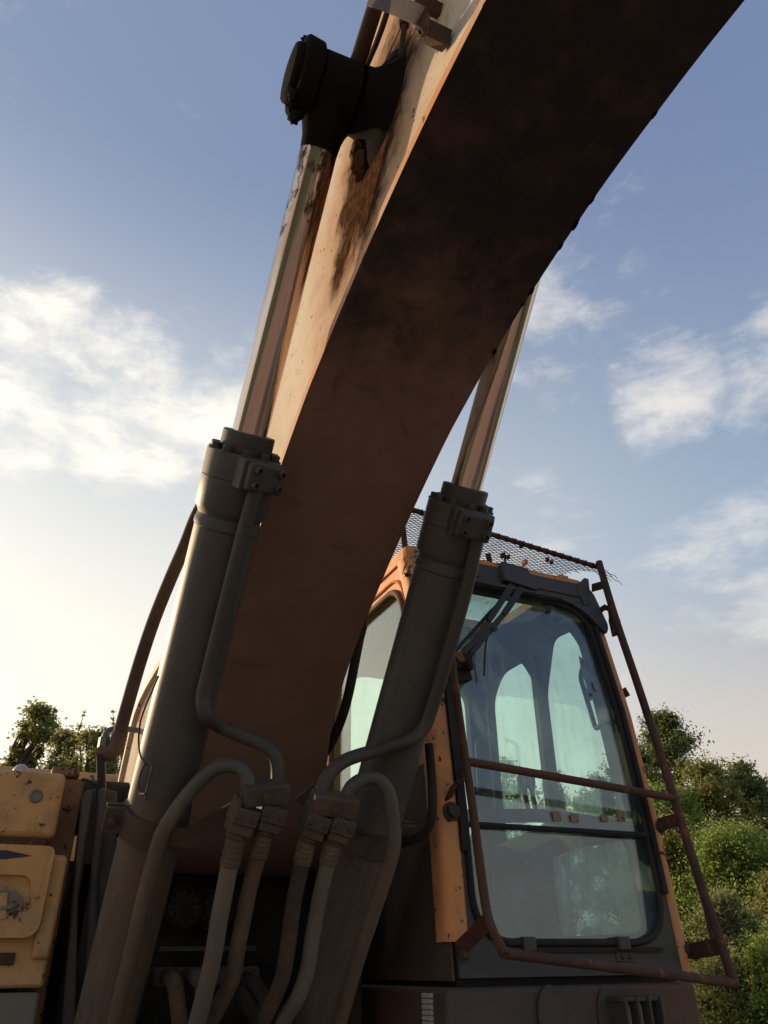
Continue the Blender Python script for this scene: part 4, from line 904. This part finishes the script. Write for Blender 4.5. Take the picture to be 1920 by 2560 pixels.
# ------------------------------------------------------------------ trees and shrubs
def ground_at(px, dist):
    d = ray(px, 2200); h = Vector((d.x, d.y, 0)).normalized(); p = CAM+h*dist; return Vector((p.x, p.y, 0))
def make_tree(name, label, base, H, Rw, nclump, nleaf, leaf, material, seed, trunk_frac=.35, shoots=0, bottom=.25, group=None, cat='tree', elong=1.0):
    rng = np.random.default_rng(seed); rnd = random.Random(seed)
    t = thing(name, label, cat, base, group)
    tb = MB(); top = Vector((rnd.uniform(-.06,.06)*H, rnd.uniform(-.06,.06)*H, H*.86))
    spine = smooth_path([Vector((0,0,-.1)), Vector((rnd.uniform(-.03,.03)*H, rnd.uniform(-.03,.03)*H, H*.4)), top], 5)
    n = len(spine); r0 = max(.03, H*.016)
    tb.tube(spine, [r0*(1-.85*i/(n-1)) for i in range(n)], 7)
    cl = []
    for i in range(nclump):
        u = rnd.random()**.8; z = H*(bottom+(1-bottom)*u)
        prof = math.sin(math.pi*min(1, max(.08, (u*.86+.14))))**.6
        a = rnd.uniform(0, 2*math.pi); rr_ = Rw*prof*math.sqrt(rnd.uniform(.03, 1.0))*rnd.uniform(.6,1.15)
        c = Vector((math.cos(a)*rr_, math.sin(a)*rr_, min(z, H*.97))); cl.append((c, Rw*rnd.uniform(.16,.42)*(1.15-.45*u)))
        zi = max(.12, min(.9, (c.z-rr_*.7)/(H*.86))); k = spine[int(zi*(n-1))]
        mid = (k+c)/2+Vector((rnd.uniform(-.1,.1), rnd.uniform(-.1,.1), rnd.uniform(.0,.12)))*Rw
        tb.tube(smooth_path([k, mid, c], 3), [r0*.38*(1-.8*j/6) for j in range(7)], 4)
    for i in range(shoots):
        a = rnd.uniform(0, 2*math.pi); rr_ = Rw*rnd.uniform(.1,.8); b0 = Vector((math.cos(a)*rr_, math.sin(a)*rr_, H*rnd.uniform(.6,.9)))
        e = b0+Vector((rnd.uniform(-.25,.25), rnd.uniform(-.25,.25), rnd.uniform(.5,1.1)))*H*.16
        tb.tube([b0, (b0+e)/2+Vector((rnd.uniform(-.03,.03),0,0)), e], [.012,.008,.003], 4)
        for j in range(9): cl.append((b0+(e-b0)*(j+rnd.uniform(.2,1.2))/9, -leaf*rnd.uniform(.8,2.0)*(1.2-j*.08)))
    tb.done('trunk', 'bark', t, smooth=60)
    big = sum(abs(r)**1.8 for c, r in cl); C = []; 
    for c, r in cl:
        k = max(4, int(nleaf*abs(r)**1.8/big)); v = rng.normal(size=(k, 3)); v /= np.linalg.norm(v, axis=1)[:, None]
        rad = abs(r)*np.minimum(np.abs(rng.normal(0, .62, k)), 1.5)[:, None]; C.append(np.array(c)+v*rad*np.array([1,1,.8*elong]))
    P = np.concatenate(C); k = len(P)
    u = rng.normal(size=(k,3)); u[:, 2] = u[:, 2]*.7-.25; u /= np.linalg.norm(u, axis=1)[:, None]
    q = rng.normal(size=(k,3)); v = np.cross(u, q); v /= np.linalg.norm(v, axis=1)[:, None]
    L = (leaf*rng.uniform(.6,1.3,k))[:, None]; Wd = L*rng.uniform(.38,.6,(k,1)); nn = np.cross(u, v)
    vs = np.stack([P-u*L*.5, P+v*Wd*.5-nn*Wd*.12, P+u*L*.5-nn*L*.1, P-v*Wd*.5-nn*Wd*.12], 1).reshape(-1, 3)
    me = bpy.data.meshes.new('crown'); me.vertices.add(4*k); me.vertices.foreach_set('co', vs.astype(np.float32).ravel())
    me.loops.add(4*k); me.loops.foreach_set('vertex_index', np.arange(4*k, dtype=np.int32)); me.polygons.add(k)
    me.polygons.foreach_set('loop_start', np.arange(0, 4*k, 4, dtype=np.int32)); me.update(calc_edges=True); me.validate()
    link(me, 'crown', material, t, smooth=0)
    return t
GT = 'trees and shrubs round the yard'
def top_h(px, py, dist):                 # height of something seen at that spot from that far away
    d = ray(px, py); return CAM.z+dist*d.z/math.hypot(d.x, d.y)
T = [ # name, label, px, top py, dist, half width px, clumps, leaves, leaf size, material, shoots, bottom
 ('broadleaf_tree', 'tall round-headed tree beyond the right cab post', 1738, 1770, 26, 105, 90, 30000, .17, 'leaf_c', 0, .25),
 ('broadleaf_tree', 'dark tree just left of the round-headed tree, behind the guard rail', 1615, 1845, 24, 95, 60, 22000, .16, 'leaf_c', 3, .05),
 ('broadleaf_tree', 'tree at the right edge of the picture behind the shrubs', 1920, 1850, 22, 105, 60, 22000, .15, 'leaf_c', 6, .05),
 ('broadleaf_tree', 'tree filling the gap below the round-headed tree', 1810, 1900, 21, 130, 70, 26000, .15, 'leaf_a', 3, .05),
 ('shrub', 'bright green bushy shrub at the right edge of the picture', 1860, 2030, 14, 170, 90, 36000, .10, 'leaf_b', 5, .03),
 ('shrub', 'green shrub between the cab guard and the bright bush', 1680, 2050, 15, 130, 80, 32000, .10, 'leaf_a', 4, .03),
 ('shrub', 'pale feathery shrub beside the lower end of the guard', 1790, 2190, 9.5, 120, 80, 36000, .055, 'leaf_d', 16, .02),
 ('shrub', 'low shrub in the bottom right corner', 1910, 2300, 8.5, 150, 80, 36000, .06, 'leaf_b', 8, .02),
 ('shrub', 'low weedy shrub behind the bottom rail of the guard', 1780, 2370, 8.8, 150, 80, 36000, .055, 'leaf_a', 10, .02),
 ('broadleaf_tree', 'leafy tree above the yellow tank at the left edge', 10, 1745, 11, 110, 70, 16000, .10, 'leaf_a', 3, .10),
 ('broadleaf_tree', 'slender tree with upright shoots between the tank and the hose', 180, 1750, 11, 120, 70, 15000, .085, 'leaf_a', 8, .10),
 ('broadleaf_tree', 'sparse tree just left of the lit cylinder', 330, 1790, 13, 90, 40, 7000, .085, 'leaf_a', 6, .10),
 ('broadleaf_tree', 'olive tree behind the pale breather cap on the tank', 95, 1810, 12, 110, 50, 11000, .085, 'leaf_a', 4, .10),
 ('broadleaf_tree', 'thin tree crossed by the thick brown hose', 258, 1815, 12.5, 90, 40, 8000, .08, 'leaf_a', 4, .10),
 ('broadleaf_tree', 'pale tree behind the guard rail below the round-headed tree', 1680, 1960, 18, 130, 60, 22000, .12, 'leaf_b', 2, .03),
 ('broadleaf_tree', 'yellow-green tree in the middle of the right-hand thicket', 1800, 2080, 17, 130, 60, 22000, .11, 'leaf_b', 2, .03),
 ('shrub', 'olive shrub halfway down the right edge of the picture', 1930, 2180, 11, 120, 60, 22000, .07, 'leaf_a', 4, .02),
 ('conifer_tree', 'tree seen through the door window, left of the door post', 1290, 1850, 22, 70, 40, 12000, .13, 'leaf_c', 6, .05),
 ('conifer_tree', 'tree seen through the door window right of the door post', 1420, 1875, 22, 80, 40, 13000, .13, 'leaf_c', 6, .05),
 ('conifer_tree', 'tree seen through the windscreen beside the right cab post', 1530, 1885, 21, 80, 40, 13000, .13, 'leaf_c', 5, .05),
 ('broadleaf_tree', 'tree glimpsed through the side window of the cab', 1080, 1900, 24, 110, 40, 11000, .14, 'leaf_c', 5, .05),
 ('broadleaf_tree', 'far tree glimpsed between boom and cab', 850, 1930, 26, 120, 40, 11000, .14, 'leaf_c', 5, .05),
]
for i, (nm, lb, px, py, ds, wpx, nc, nl, lf, mt, sh, bt) in enumerate(T):
    H = top_h(px, py, ds); make_tree(nm, lb, ground_at(px, ds), H*(1.0 if sh < 5 else .93), wpx/FPX*ds*1.05, int(nc*1.7), int(nl*2.9), lf*.56, mt, 40+i, shoots=sh, bottom=bt, cat='shrub' if nm == 'shrub' else 'tree', group=GT)
